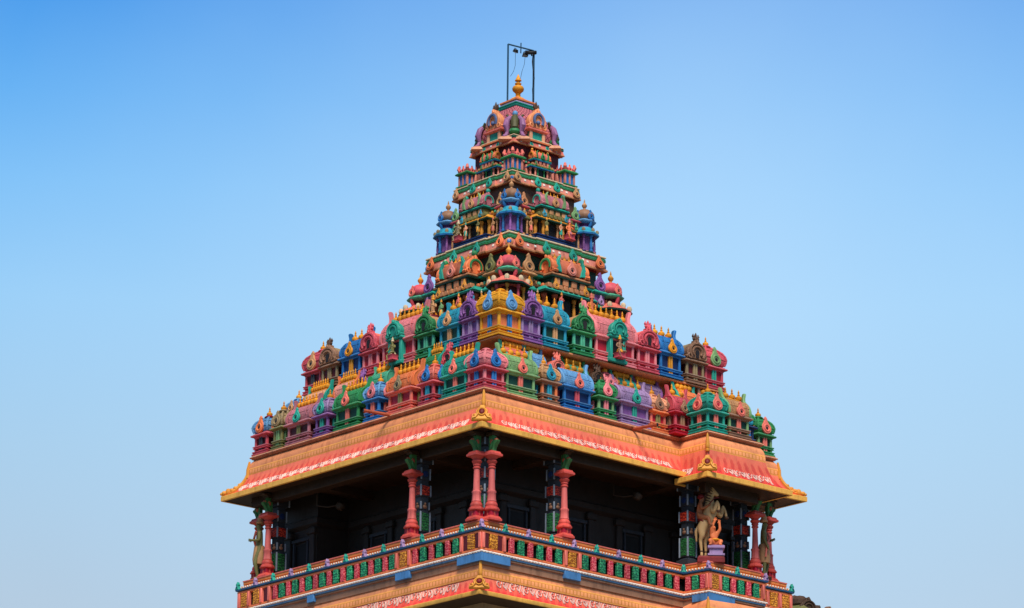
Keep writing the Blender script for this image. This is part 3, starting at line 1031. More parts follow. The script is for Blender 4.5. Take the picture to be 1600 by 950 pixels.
t1 = tier_cornice(1.92, 32.13)
t2 = tier_cornice(1.36, 34.3, .8)
t3 = tier_cornice(1.01, 35.65, .55, 'coral', 'dkgreen')
def cor_orn(par, h, z, lst, sc):
    for face in (RIGHT, LEFT, PI / 2, PI):
        for s, c, w in lst:
            p = RZ(face) @ Vector((s, -h + .03, z))
            pear(par, w, p.x, p.y, p.z, face, c, 'dark', -.2)
cor_orn(t1, 1.98, 32.17, ((-1.52, 'orange', .27), (1.52, 'orange', .27), (-.5, 'teal', .27), (.5, 'teal', .27)), 1)
cor_orn(t2, 1.41, 34.34, ((-1.12, 'tan', .22), (1.12, 'tan', .22), (-.36, 'teal', .22), (.36, 'teal', .22)), .8)
cor_orn(t3, 1.03, 35.66, ((-.3, 'teal', .13), (.3, 'teal', .13)), .6)
for par, h, z, r in ((t1, 1.83, 32.28, .075), (t2, 1.29, 34.42, .06)):
    for sx, sy in ((-1, -1), (1, -1), (-1, 1)):
        a = math.atan2(sx, -sy)
        m = MB().join(lathe([(r * 1.5, -.04), (r * 1.5, .03), (r * 1.1, .05)], 14), RX(PI / 2))
        o = obj('corner_disc', m, wpaint('wpeach'), par, (sx * (h - .05), sy * (h - .05), z), a)
        obj('disc_centre', MB().join(lathe([(r * .9, .04), (r * .8, .07), (r * .3, .08)], 12), RX(PI / 2)), wpaint('blue'), o)

# storey walls
part('storey_wall', loft(rect(4.5, 4.5), [(.9, 28.5), (.9, 29.3), (.5, 29.35), (.5, 29.7), (.1, 29.75), (.1, 30.05), (.16, 30.1), (.16, 30.22), (.0, 30.26), (0.0, 30.34), (-.62, 30.36), (-.62, 31.0), (-.5, 31.06), (-.5, 31.2), (-.62, 31.24), (-.62, 32.2)]), 'dkgreen')
for z, c, o in ((30.88, 'teal', .0), (30.97, 'tan', .02), (31.14, 'wsalmon', -.03), (31.42, 'teal', .0), (31.5, 'wpeach', .03)):
    part('string_course', loft(rect(3.86, 3.86), [(o - .2, z - .05), (o + .06, z - .03), (o + .08, z + .02), (o - .2, z + .06)], False, False), c)
part('storey_wall', loft(rect(3.2, 3.2), [(.1, 32.5), (.1, 32.62), (.02, 32.64), (.02, 32.72), (-.42, 32.74), (-.42, 34.4)]), 'umber')
for z, c, o in ((33.27, 'dkgreen', .0), (33.34, 'ochre', .02), (33.46, 'tan', -.03), (33.63, 'teal', .0), (33.7, 'mauve', .02)):
    part('string_course', loft(rect(2.7, 2.7), [(o - .2, z - .04), (o + .05, z - .02), (o + .06, z + .02), (o - .2, z + .05)], False, False), c)
part('storey_wall', loft(rect(2.3, 2.3), [(.1, 34.6), (.1, 34.68), (.02, 34.7), (-.3, 34.72), (-.3, 35.75)]), 'maroon')

def bead_row(half, z, cols, step, sz):
    for ci, c in enumerate(cols):
        m = MB()
        for k in range(4):
            n = int(2 * half / step)
            for i in range(ci, n, len(cols)):
                s = -half + (i + .5) * 2 * half / n
                m.join(box(-sz, sz, -.05, .05, -sz, sz, .012), RZ(k * PI / 2) @ T((s + random.uniform(-.01, .01), -half, z)))
        obj('bead_trim', m, wpaint(c), tower)['kind'] = 'stuff'
bead_row(1.95, 31.2, ('wpeach', 'mint', 'orange'), .15, .045)
bead_row(1.93, 30.6, ('terra', 'cream'), .2, .05)
bead_row(2.28, 30.16, ('green', 'wpink'), .17, .05)
bead_row(1.36, 33.52, ('ochre', 'mint', 'wpink'), .12, .036)
bead_row(1.62, 32.67, ('navy', 'wpeach'), .13, .035)
bead_row(.86, 35.18, ('mint', 'coral'), .1, .03)
for half, z0, z1, c, n in ((1.7, 30.36, 30.85, 'terra', 13), (1.7, 31.2, 31.42, 'tan', 15), (1.24, 32.8, 33.24, 'tan', 11), (.88, 34.74, 35.1, 'wpink', 9)):
    m = MB()
    for k in range(4):
        for i in range(n):
            s = -half + (i + .5) * 2 * half / n
            m.join(box(-.045, .045, -.05, .1, z0, z1, .012), RZ(k * PI / 2) @ T((s, -half, 0)))
    obj('pilaster_trim', m, wpaint(c), tower)['kind'] = 'stuff'

# ---- tier pavilions -----------------------------------------------------------
G_T = 'pavilions on the tower storeys'
COLUMN = [(.075, 0), (.085, .03), (.085, .07), (.05, .09), (.065, .16), (.06, .3), (.045, .42), (.06, .45), (.04, .48), (.075, .54), (.085, .6), (.085, .65)]
_colmesh = {}
def small_column(parent, x, y, z, h, c, s=1.):
    if c not in _colmesh:
        _colmesh[c] = lathe(COLUMN, 10).mesh('column', wpaint(c))
    o = obj('column', _colmesh[c], None, parent, (x, y, z))
    o.scale = (s, s, h / .65)

def sala(face, dist, z0, k, lab, p):
    """projecting middle pavilion of one storey face: columns, two eaves, barrel roof with horseshoe ends"""
    x, y = at_face(face, 0.02, dist)
    t = thing('middle_pavilion', lab, 'tower pavilion', (x, y, z0), face, G_T)
    t.scale = (k, k, k)
    D = .62                                            # depth behind the front plane
    ob = lambda n, m, c: obj(n, m, wpaint(c), t)
    ob('plinth', loft(rect(1.86, D + .1, 0, D / 2), [(.04, -.16), (.04, -.06), (-.02, -.03), (.03, .0), (.03, .05), (-.03, .06)]), p['plinth'])
    ob('back_wall', box(-.62, .62, .2, .6, 0, 1.3, .01), p['wall'])
    ob('doorway', box(-.17, .17, .17, .22, .05, .62, .01), 'black')
    for i, sx in enumerate((-.82, -.5, .5, .82)):
        small_column(t, sx, .1 if abs(sx) < .7 else .2, .06, .62, p['col'], 1.15)
    for sx in (-.26, .26):
        small_column(t, sx, .14, .06, .62, p['col2'], .8)
    ob('lower_eave', loft(rect(1.8, D, 0, D / 2 + .02), [(-.1, .68), (.0, .69), (.07, .70), (.09, .73), (.04, .78), (-.02, .84), (-.05, .88)]), p['eave'])
    ob('lower_eave_trim', loft(rect(1.8, D, 0, D / 2 + .02), [(.07, .655), (.1, .66), (.1, .695), (.07, .7)]), p['trim'])
    fb = MB()
    for i in range(9):
        xx = -.8 + i * .2
        fb.join(box(xx - .07, xx + .07, -.06, .1, .8, .93, .012))
    ob('frieze_blocks', fb, p['block'])
    for sx in (-.56, .56):
        pear(t, .2, sx, -.05, .8, 0, p['orn2'], 'dark', -.1)
    ob('frieze', box(-.66, .66, .04, .6, .86, 1.22, .01), p['wall2'])
    for i in range(4):
        xx = -.48 + i * .32
        ob('frieze_panel', box(xx - .1, xx + .1, 0.0, .08, .96, 1.16, .012), p['block2'])
    ob('upper_eave', loft(rect(1.3, D - .08, 0, D / 2), [(-.08, 1.16), (.05, 1.19), (.08, 1.23), (.07, 1.27), (.0, 1.31), (-.03, 1.34)]), p['eave2'])
    ob('upper_eave_trim', loft(rect(1.3, D - .08, 0, D / 2), [(.04, 1.145), (.075, 1.15), (.085, 1.19), (.05, 1.195)]), p['trim'])
    rot = Matrix(((0, 1, 0, 0), (1, 0, 0, 0), (0, 0, 1, 0), (0, 0, 0, 1)))
    ob('barrel_roof', MB().join(prism(vault(.56, .46), -.6, .6), T((0, .27, 1.33)) @ rot), p['roof'])
    for s in (-1, 1):
        g = MB().join(gable_front(.66, .56), T((s * .62, .27, 1.3)) @ RZ(s * PI / 2))
        o = ob('horseshoe_end', g, p['shoe'])
        m = MB().join(tube(arc(0, .2, .2, .2, 200, -20, -.075, 12), .05, 6), T((s * .62, .27, 1.3)) @ RZ(s * PI / 2))
        m.join(MB().join(ball(.1, 0, -.02, .6, 1, .8, 1), T((s * .62, .27, 1.3)) @ RZ(s * PI / 2)))
        obj('inner_arch', m, wpaint(p['shoe2']), o)
    pear(t, .3, 0, -.07, 1.3, 0, p['orn'], 'dark', -.08)
    for s in (-1, 1):
        lf = prism([(-.05, 0), (.12, .02), (.17, .16), (.12, .34), (.03, .48), (-.02, .52), (.04, .3), (-.02, .14)], -.03, .06, .01)
        obj('leaf', MB().join(lf, T((s * .4, -.02, 1.32)) @ S(s, 1, 1)), wpaint(p['leaf']), t)
    for i in range(5):
        finial(t, -.36 + i * .18, .27, 1.77, .72)
    return t

def corner_kuta(x, y, z0, k, lab, p, lw=1.):
    t = thing('corner_pavilion', lab, 'tower pavilion', (x, y, z0), 0, G_T)
    t.scale = (k, k, k)
    ob = lambda n, m, c, pr=None: obj(n, m, wpaint(c), pr or t)
    a0 = PI / 8
    ob('plinth', lathe([(r * lw, z) for r, z in [(.36, -.25), (.36, -.1), (.31, -.08), (.34, -.04), (.34, .02), (.28, .04)]], 8), p['plinth'])
    ob('core', lathe([(.2, 0), (.2, 1.0)], 8), p['core'])
    for i in range(8):
        a = i * PI / 4 + a0 * 0
        small_column(t, .29 * lw * math.cos(a), .29 * lw * math.sin(a), .03, .52, p['col'] if i % 2 == 0 else p['col2'], .62)
    ob('lower_eave', lathe([(.26 * lw, .52), (.38 * lw, .54), (.42 * lw, .58), (.41 * lw, .61), (.33 * lw, .66), (.27, .74), (.25, .78)], 8), p['eave'])
    ob('eave_trim', lathe([(r * lw, z) for r, z in [(.39, .525), (.43, .53), (.435, .565), (.4, .575)]], 8), p['trim'])
    for i in range(8):
        a = i * PI / 4
        o = ob('eave_bud', ball(.055 * lw, .37 * lw * math.cos(a), .37 * lw * math.sin(a), .66, 1, 1, 1.3, 8), p['bud'])
    ob('neck', lathe([(.22, .74), (.25, .77), (.2, .82), (.2, .92)], 8), p['core'])
    for i in range(4):
        a = i * PI / 2
        o = ob('neck_bracket', tube([(.2 * math.cos(a), .2 * math.sin(a), .76), (.27 * math.cos(a), .27 * math.sin(a), .86), (.3 * math.cos(a), .3 * math.sin(a), .98)], [.04, .05, .03], 7), p['col'])
    ob('upper_eave', lathe([(.2, .9), (.33, .93), (.35, .965), (.3, 1.0), (.24, 1.03)], 8), p['eave2'])
    ob('dome', lathe([(.22, 1.02), (.27, 1.06), (.3, 1.13), (.29, 1.2), (.23, 1.28), (.14, 1.34), (.06, 1.37)], 12), p['dome'])
    for i in range(4):
        a = i * PI / 2
        pear(t, .2, .3 * math.sin(a), -.3 * math.cos(a), 1.0, a, p['orn'], 'dark', -.15)
    ob('finial', lathe([(.05, 1.36), (.03, 1.4), (.07, 1.45), (.075, 1.5), (.04, 1.55), (.02, 1.58), (.025, 1.6), (.004, 1.68)], 10), p['fin'])
    return t

def leaf_shrine(face, s, dist, z0, k, lab, p):
    """narrow niche shrine crowned by a leaf-shaped gable in the recess between pavilions"""
    x, y = at_face(face, s, dist)
    t = thing('leaf_gable_shrine', lab, 'tower pavilion', (x, y, z0), face, G_T)
    t.scale = (k, k, k)
    ob = lambda n, m, c: obj(n, m, wpaint(c), t)
    ob('plinth', loft(rect(.5, .4, 0, .15), [(.03, -.15), (.03, -.02), (-.03, .02)]), p['plinth'])
    ob('niche', box(-.16, .16, .05, .3, 0, .62, .01), p['wall'])
    for sx in (-.19, .19):
        small_column(t, sx, .02, .0, .62, p['col'], .7)
    ob('eave', loft(rect(.5, .36, 0, .15), [(-.04, .62), (.05, .65), (.06, .69), (.0, .75), (-.02, .8)]), p['eave'])
    ob('attic', box(-.2, .2, .02, .34, .78, 1.12, .01), p['attic'])
    ob('upper_eave', loft(rect(.44, .36, 0, .15), [(-.04, 1.08), (.05, 1.12), (.06, 1.15), (-.02, 1.22)]), p['eave2'])
    pear(t, .38, 0, -.02, 1.2, 0, p['leaf'], 'dark', -.05)
    pear(t, .2, 0, -.06, .76, 0, p['leaf2'], 'dark', -.05)

def square_kuta(x, y, z0, lab, p):
    t = thing('corner_pavilion', lab, 'tower pavilion', (x, y, z0), 0, G_T)
    ob = lambda n, m, c, pr=None: obj(n, m, wpaint(c), pr or t)
    ob('plinth', loft(rect(.42, .42), [(.03, -.08), (.03, -.02), (.0, .0), (.04, .03), (.04, .06), (-.02, .08)]), p['plinth'])
    ob('core', box(-.17, .17, -.17, .17, .05, .4, .004), p['core'])
    for sx in (-1, 0, 1):
        for sy in (-1, 0, 1):
            if sx or sy:
                ob('pilaster', box(sx * .17 - .03, sx * .17 + .03, sy * .17 - .03, sy * .17 + .03, .06, .4, .008), p['col'])
    ob('eave', loft(rect(.42, .42), [(-.02, .39), (.05, .41), (.06, .44), (.02, .48), (-.03, .5)]), p['eave'])
    ob('crown_block', loft(rect(.34, .34), [(.03, .49), (.04, .54), (-.02, .6), (-.08, .63)]), p['dome'])
    for k in range(4):
        a = k * PI / 2
        pear(t, .15, .2 * math.sin(a), -.2 * math.cos(a), .46, a, p['orn'], 'dark', -.1)
    for sx, sy in ((-1, -1), (1, -1), (1, 1), (-1, 1)):
        ob('corner_tuft', tube([(sx * .15, sy * .15, .5), (sx * .19, sy * .19, .6), (sx * .17, sy * .17, .7)], [.05, .055, .03], 7), p['orn'])
    return t

SALA0 = dict(plinth='dkgreen', wall='black', col='terra', col2='ochre', eave='teal', trim='dkgreen', block='wpeach', orn2='ochre', wall2='dkgreen', block2='wpeach', eave2='wpeach', roof='wsalmon', shoe='orange', shoe2='green', orn='wpink', leaf='teal')
SALA1 = dict(plinth='navy', wall='umber', col='ochre', col2='tan', eave='ochre', trim='dkgreen', block='olive', orn2='turq', wall2='olive', block2='tan', eave2='teal', roof='mauve', shoe='mauve', shoe2='teal', orn='tan', leaf='sage')
SALA2 = dict(plinth='teal', wall='black', col='wpink', col2='green', eave='green', trim='blue', block='wpeach', orn2='green', wall2='maroon', block2='wpink', eave2='teal', roof='coral', shoe='orange', shoe2='ochre', orn='green', leaf='green')
for face, fn in ((RIGHT, 'right-hand face'), (LEFT, 'left-hand face')):
    sala(face, 2.34, 30.22, 1.0, 'salmon roofed pavilion with rose columns at the middle of the lowest storey, ' + fn, SALA0)
    sala(face, 1.66, 32.76, .74, 'mauve roofed pavilion with golden columns at the middle of the second storey, ' + fn, SALA1)
    sala(face, 1.1, 34.7, .46, 'small rose and green pavilion of the top storey, ' + fn, SALA2)
    P0 = dict(plinth='dkgreen', wall='black', col='gold', eave='teal', attic='tan', eave2='tan')
    P1 = dict(plinth='navy', wall='black', col='tan', eave='olive', attic='mauve', eave2='rose')
    leaf_shrine(face, -1.3, 2.06, 30.28, .95, 'gold leaf niche shrine of the lowest storey next to the red corner pavilion, ' + fn if face == RIGHT else 'olive leaf niche shrine of the lowest storey by the outer red pavilion, ' + fn, dict(P0, leaf='tan' if face == RIGHT else 'olive', leaf2='gold'))
    leaf_shrine(face, 1.4, 2.06, 30.28, .95, 'purple leaf niche shrine of the lowest storey, ' + fn, dict(P0, leaf='purple', leaf2='lilac', attic='purple', eave2='teal'))
    leaf_shrine(face, -.98, 1.46, 32.76, .7, 'peach leaf niche shrine of the second storey, ' + fn if face == RIGHT else 'tan leaf niche shrine of the second storey, ' + fn, dict(P1, leaf='wpeach' if face == RIGHT else 'tan', leaf2='gold'))
    leaf_shrine(face, .98, 1.46, 32.76, .7, 'sage green leaf niche shrine of the second storey, ' + fn, dict(P1, leaf='sage', leaf2='mint'))
K0 = dict(plinth='dkgreen', core='maroon', col='rose', col2='ochre', eave='coral', trim='dkgreen', bud='cream', eave2='mint', dome='rose', orn='coral', fin='ochre')
K1 = dict(plinth='dkgreen', core='purple', col='blue', col2='purple', eave='turq', trim='blue', bud='khaki', eave2='ltblue', dome='brown', orn='blue', fin='tan')
K2 = dict(plinth='green', core='blue', col='wpink', col2='blue', eave='green', trim='dkgreen', bud='coral', eave2='coral', dome='rose', orn='coral', fin='coral')
for (sx, sy), w in (((-1, -1), 'at the near corner'), ((1, -1), 'at the right-hand corner'), ((-1, 1), 'at the left-hand corner')):
    corner_kuta(sx * 1.93, sy * 1.93, 30.26, 1.13, 'red pillared pavilion with green eaves on the lowest storey ' + w, K0, 1.28)
    corner_kuta(sx * 1.39, sy * 1.39, 32.66, 1.0, 'blue pillared pavilion with stacked eaves on the second storey ' + w, K1)
    square_kuta(sx * 1.0, sy * 1.0, 34.68, 'small pink and blue pavilion of the top storey ' + w, K2)

# ---- crowning dome -------------------------------------------------------------
def net_mat():
    m, nt, b = nodes('netted_dome_paint')
    u, v = uvsep(nt)
    a = math_node(nt, 'FRACT', math_node(nt, 'MULTIPLY', math_node(nt, 'ADD', u, math_node(nt, 'MULTIPLY', v, 1.3)), 6))
    c = math_node(nt, 'FRACT', math_node(nt, 'MULTIPLY', math_node(nt, 'SUBTRACT', u, math_node(nt, 'MULTIPLY', v, 1.3)), 6))
    l = math_node(nt, 'MAXIMUM', math_node(nt, 'LESS_THAN', a, .17), math_node(nt, 'LESS_THAN', c, .17))
    base = mixc(nt, l, lin((218, 124, 132)), lin((112, 36, 70)))
    weather(nt, b, base, .6)
    return m
dm = [(-.10, 35.84), (-.04, 35.95), (.05, 36.1), (.08, 36.26), (.05, 36.42), (-.03, 36.58), (-.13, 36.74), (-.24, 36.9), (-.32, 37.05)]
dome = obj('dome', loft(rect(1.44, 1.44), dm), net_mat(), tower)
obj('dome_neck', loft(rect(1.1, 1.1), [(0, 35.7), (0, 35.9)]), wpaint('maroon'), dome)
obj('dome_fringe', loft(rect(.8, .8), [(-.04, 37.03), (.02, 37.05), (.035, 37.09), (.0, 37.12), (.03, 37.14), (.03, 37.17), (-.02, 37.19)]), wpaint('teal'), dome)
obj('dome_band', loft(rect(.72, .72), [(0, 37.17), (.01, 37.2), (-.03, 37.27), (-.07, 37.28)]), wpaint('lilac'), dome)
obj('dome_cap', loft(rect(.72, .72), [(0, 37.25), (.015, 37.27), (.01, 37.31), (-.12, 37.38), (-.2, 37.43), (-.26, 37.49)]), wpaint('orange'), dome)
obj('lotus_base', lathe([(.2, 37.40), (.17, 37.45), (.12, 37.475)], 14), wpaint('yellow'), dome)
for face in (RIGHT, LEFT, PI / 2, PI):
    g = obj('dome_gable', MB().join(gable_front(.66, .62), RZ(face) @ T((0, -.86, 36.28))), wpaint('salmon'), dome)
    obj('gable_inlay', MB().join(tube(arc(0, .26, .17, .2, 215, -35, -.07, 12), .05, 6), RZ(face) @ T((0, -.87, 36.26))).join(ball(.07, 0, 0, 0), RZ(face) @ T((0, -.92, 36.46))), wpaint('slate_blue'), g)
    cr = MB()
    for a, h in ((-.5, .2), (0, .28), (.5, .2)):
        cr.join(tube([(0, 0, 0), (a * .14, -.01, h * .5), (a * .2, 0, h)], [.05, .05, .01], 6))
    obj('crest', MB().join(cr, RZ(face) @ T((0, -.82, 36.86))), wpaint('umber'), g)
    obj('gable_cornice', MB().join(loft(rect(.66, .3), [(0, 0), (.05, .03), (.05, .07), (0, .1)]), RZ(face) @ T((0, -.76, 36.18))), wpaint('coral'), g)
    obj('gable_porch', MB().join(box(-.27, .27, -.13, .2, -.32, .02), RZ(face) @ T((0, -.74, 36.16))), wpaint('teal'), g)
    for sx in (-.24, .24):
        obj('porch_pillar', MB().join(box(sx - .05, sx + .05, -.17, -.1, -.3, .02), RZ(face) @ T((0, -.74, 36.16))), wpaint('peach'), g)
    obj('porch_eave', MB().join(loft(rect(.6, .3), [(0, 0), (.07, .02), (.07, .05), (-.03, .12)]), RZ(face) @ T((0, -.8, 35.8))), wpaint('orange'), g)
for sx, sy in ((-1, -1), (1, -1), (-1, 1)):
    a = math.atan2(sx, -sy)
    M = T((sx * .72, sy * .72, 0)) @ RZ(a)
    lg = MB()
    for s in (-1, 1):
        lg.join(tube([(s * .13, .03, 36.52), (s * .22, -.05, 36.4), (s * .24, -.1, 36.22), (s * .2, -.06, 36.04), (s * .24, -.1, 35.93), (s * .32, -.2, 35.86)], [.06, .085, .095, .06, .055, .04], 9))
    f = obj('corner_figure', MB().join(lg, M), wpaint('lilac_worn'), dome)
    bd = tube([(0, .02, 36.0), (0, -.1, 36.18), (0, -.02, 36.4), (0, .08, 36.56)], [.09, .12, .12, .09], 10)
    for s in (-1, 1):
        bd.join(tube([(0, .06, 36.52), (s * .16, .05, 36.5), (s * .24, .1, 36.62)], [.07, .06, .03], 8))
    obj('figure_body', MB().join(bd, M), wpaint('olive_dark'), f)
    obj('figure_jewel', MB().join(ball(.085, 0, .1, 36.66, 1, .8, 1.1), M), wpaint('ltblue'), f)
    obj('figure_belt', MB().join(lathe([(.14, 36.0), (.17, 36.04), (.16, 36.1), (.13, 36.13)], 10), M @ T((0, -.05, 0))), wpaint('green'), f)
    obj('foot_ledge', MB().join(loft(rect(.8, .3), [(0, 0), (.05, .02), (.04, .08), (-.06, .14)]), M @ T((0, -.08, 35.74))), wpaint('peach'), f)

# crowning finial
t = thing('gold_finial', 'golden vase-shaped finial on top of the dome', 'finial', (0, -.02, 37.47))
obj('pot', lathe([(.09, 0), (.1, .02), (.06, .06), (.08, .09), (.06, .12), (.1, .16), (.16, .22), (.175, .28), (.15, .34), (.09, .38), (.05, .4)], 18), paint('gold'), t)
obj('neck', lathe([(.05, .39), (.095, .42), (.095, .45), (.05, .47), (.05, .5), (.1, .53), (.09, .56), (.05, .575)], 16), paint('gold'), t)
obj('spike', lathe([(.07, .57), (.06, .61), (.035, .67), (.004, .74)], 12), paint('gold'), t)
# ------------------------------------------------------------------ balcony railing
RAIL = [(-5.53, 5.32), (-5.53, -5.18), (1.98, -4.86), (2.12, -5.70), (4.34, -5.66), (4.36, -5.2), (5.86, -5.16), (5.9, 5.3)]
RAILP = [RAIL[1], RAIL[2], RAIL[3], RAIL[4], RAIL[5], RAIL[6], RAIL[7], RAIL[0]]      # counter-clockwise outline
railing = thing('balcony_railing', 'painted balcony railing of pink and green carved balusters under a blue top rail', 'railing')
def rl(name, prof, c, top=False):
    return obj(name, loft(RAILP, prof, top, False), paint(c), railing)
ZR = 22.9
rl('top_rail', [(-.1, ZR - .09), (.02, ZR - .085), (.05, ZR - .07), (.055, ZR - .035), (.03, ZR - .02), (-.12, ZR - .012)], 'raildark')
rl('rail_moulding', [(-.12, ZR - .17), (-.03, ZR - .165), (.01, ZR - .15), (.015, ZR - .1), (-.02, ZR - .092), (-.12, ZR - .09)], 'orange')
rl('sill', [(-.1, ZR - .02), (-.06, ZR + .0), (-.06, ZR + .07), (-.1, ZR + .08), (-.12, ZR + .10), (-.1, ZR + .12), (-.1, ZR + .19), (-.14, ZR + .22), (-.3, ZR + .235), (-.62, ZR + .236), (-.62, ZR - .4)], 'sillorange')
rl('sill_edge', [(-.11, ZR + .192), (-.085, ZR + .195), (-.085, ZR + .225), (-.13, ZR + .235)], 'coral')
rl('bottom_rail', [(-.12, ZR - .62), (.0, ZR - .615), (.02, ZR - .6), (.02, ZR - .56), (-.01, ZR - .545), (-.12, ZR - .54)], 'orange')
rl('bottom_trim', [(-.05, ZR - .68), (.03, ZR - .672), (.045, ZR - .65), (.03, ZR - .625), (-.05, ZR - .62)], 'white')
rl('base_course', [(-.1, ZR - .98), (-.06, ZR - .97), (-.06, ZR - .8), (-.02, ZR - .78), (-.02, ZR - .74), (-.06, ZR - .72), (-.06, ZR - .68)], 'brown')
rl('base_band', [(-.05, ZR - .73), (.0, ZR - .725), (.0, ZR - .682), (-.05, ZR - .68)], 'ltblue')
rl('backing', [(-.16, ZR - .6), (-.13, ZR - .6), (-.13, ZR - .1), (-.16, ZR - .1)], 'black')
carve_g = carved_mat('carved_green_paint', (6, 92, 70), (52, 170, 116))
carve_p = carved_mat('carved_pink_paint', (186, 44, 66), (228, 110, 116))
carve_y = carved_mat('carved_gold_paint', (150, 84, 18), (232, 160, 50))
ZB0, ZB1 = ZR - .555, ZR - .155
bal_g = box(-.1, .1, -.03, .06, ZB0, ZB1, .014).mesh('baluster', carve_g)
bal_p = box(-.082, .082, -.026, .06, ZB0, ZB1, .014).mesh('baluster', carve_p)
pan_y = box(-.13, .13, -.028, .05, ZB0, ZB1, .012).mesh('gold_panel', carve_y)
pst = box(-.045, .045, -.05, .06, ZB0 - .002, ZB1 + .002, .012).mesh('post', paint('coral'))
mar = box(-.075, .075, -.006, .05, ZB0, ZB1, .008).mesh('maroon_panel', paint('maroon'))
orn_t = prism([(-.075, 0), (-.06, .05), (-.035, .09), (-.05, .13), (-.02, .16), (0, .2), (.02, .16), (.05, .13), (.035, .09), (.06, .05), (.075, 0)], -.05, .03, .012)
orn_m = (MB().join(orn_t, S(1.15)).mesh('rail_ornament', paint('teal')), MB().join(orn_t, S(1.15)).mesh('rail_ornament', paint('lilac')))
eye_m = MB().join(lathe([(.028, 0), (.02, .02)], 8), T((0, -.052, .07)) @ RX(PI / 2)).mesh('eye', paint('navy'))
dent_m = box(-.024, .024, -.02, .03, -.024, .024, .01)
dent = MB()
dent2 = MB()

def run(a, b, items, first_orn=0, off=0.):
    """place railing pieces along one straight run; a to b keeps the outside on the right"""
    A, B = Vector(a), Vector(b)
    d = (B - A).normalized()
    n = Vector((d.y, -d.x))
    rot = math.atan2(d.y, d.x)
    L = (B - A).length
    for s, me in items:
        p = A + d * s + n * (-.0)
        obj(me.name.split('.')[0], me, None, railing, (p.x, p.y, 0), rot)
    k = int(L / .8)
    for i in range(k + 1):
        p = A + d * (L * (i + .0) / max(k, 1)) + n * (.0)
        if i in (0,) and off:
            continue
        o = obj('rail_ornament', orn_m[(i + first_orn) % 2], None, railing, (p.x, p.y, ZR - .03), rot)
        obj('eye', eye_m, None, o)
    c = int(L / .105)
    for i in range(c):
        p = A + d * (L * (i + .5) / c)
        M = T((p.x, p.y, 0)) @ RZ(rot)
        dent.join(dent_m, M @ T((0, .055, ZR + .035)))
        dent2.join(dent_m, M @ T((0, -.025, ZR - .66)))

def post_set(s, wide=True):
    """gold panel between coral posts and maroon strips"""
    out = [(s, pan_y), (s - .26, pst), (s + .26, pst)]
    return out
def corner_set(s, sign):
    """panels beside a corner post"""
    return [(s + sign * .045, pst), (s + sign * .18, mar), (s + sign * .42, pan_y), (s + sign * .65, mar), (s + sign * .79, pst)]
def bals(s0, s1, n, first):
    return [(s0 + (s1 - s0) * (i + .5) / n, (bal_g, bal_p)[(i + first) % 2]) for i in range(n)]
# left face: from the far end towards the near corner (outside on the right)
Ll = 10.5
run(RAIL[0], RAIL[1], [(.08, pst), (.3, pan_y), (.52, pst), (.86, pan_y), (1.1, pst), (1.3, mar), (1.46, pst)] + bals(1.56, 6.98, 18, 1) + post_set(7.3) + bals(7.62, 9.62, 6, 1) + corner_set(Ll, -1), 0)
Lr = (Vector(RAIL[2]) - Vector(RAIL[1])).length
run(RAIL[1], RAIL[2], corner_set(0, 1) + bals(.9, 2.95, 6, 1) + post_set(3.28) + bals(3.6, Lr - .1, 12, 0), 1, 1)
Lp = (Vector(RAIL[3]) - Vector(RAIL[2])).length
run(RAIL[2], RAIL[3], bals(.02, Lp - .08, 3, 1) + [(Lp - .045, pst)], 0)
Lf = (Vector(RAIL[4]) - Vector(RAIL[3])).length
run(RAIL[3], RAIL[4], [(.045, pst), (.24, pan_y), (.43, pst)] + bals(.52, 2.0, 5, 0) + [(Lf - .1, pst)], 1, 1)
run(RAIL[4], RAIL[5], [], 0, 1)
run(RAIL[5], RAIL[6], [(.07, pst), (.3, pan_y), (.52, pst), (.78, pan_y), (1.02, pst), (1.26, pan_y), (1.44, pst)], 1)
obj('dentil_trim', dent, paint('white'), railing)['kind'] = 'stuff'
obj('dentil_trim', dent2, paint('white'), railing)['kind'] = 'stuff'
def blue_block(face_pts):
    a, b, s0, s1 = face_pts
    A, B = Vector(a), Vector(b)
    d = (B - A).normalized()
    p = A + d * (s0 + s1) / 2
    w = (s1 - s0) / 2
    obj('base_block', box(-w, w, -.03, .2, ZR - .9, ZR - .684, .01), paint('railblue'), railing, (p.x, p.y, 0), math.atan2(d.y, d.x))
for q in ((RAIL[0], RAIL[1], 7.0, 7.6), (RAIL[0], RAIL[1], 3.2, 3.5), (RAIL[1], RAIL[2], 2.98, 3.58), (RAIL[2], RAIL[3], .3, Lp - .06), (RAIL[5], RAIL[6], .2, 1.4), (RAIL[0], RAIL[1], .0, .6)):
    blue_block(q)
for c, w0, w1 in ((RAIL[1], .95, 1.0), (RAIL[3], .0, 1.0)):
    x, y = c
    poly = [(x - .03, y - .03), (x + w1, y - .03 + .04 * w1), (x + w1, y + .25), (x + .2, y + .25), (x + .2, y + max(w0, .26)), (x - .03, y + max(w0, .26))]
    obj('base_block', loft(poly, [(0, ZR - .9), (0, ZR - .684)]), paint('railblue'), railing)

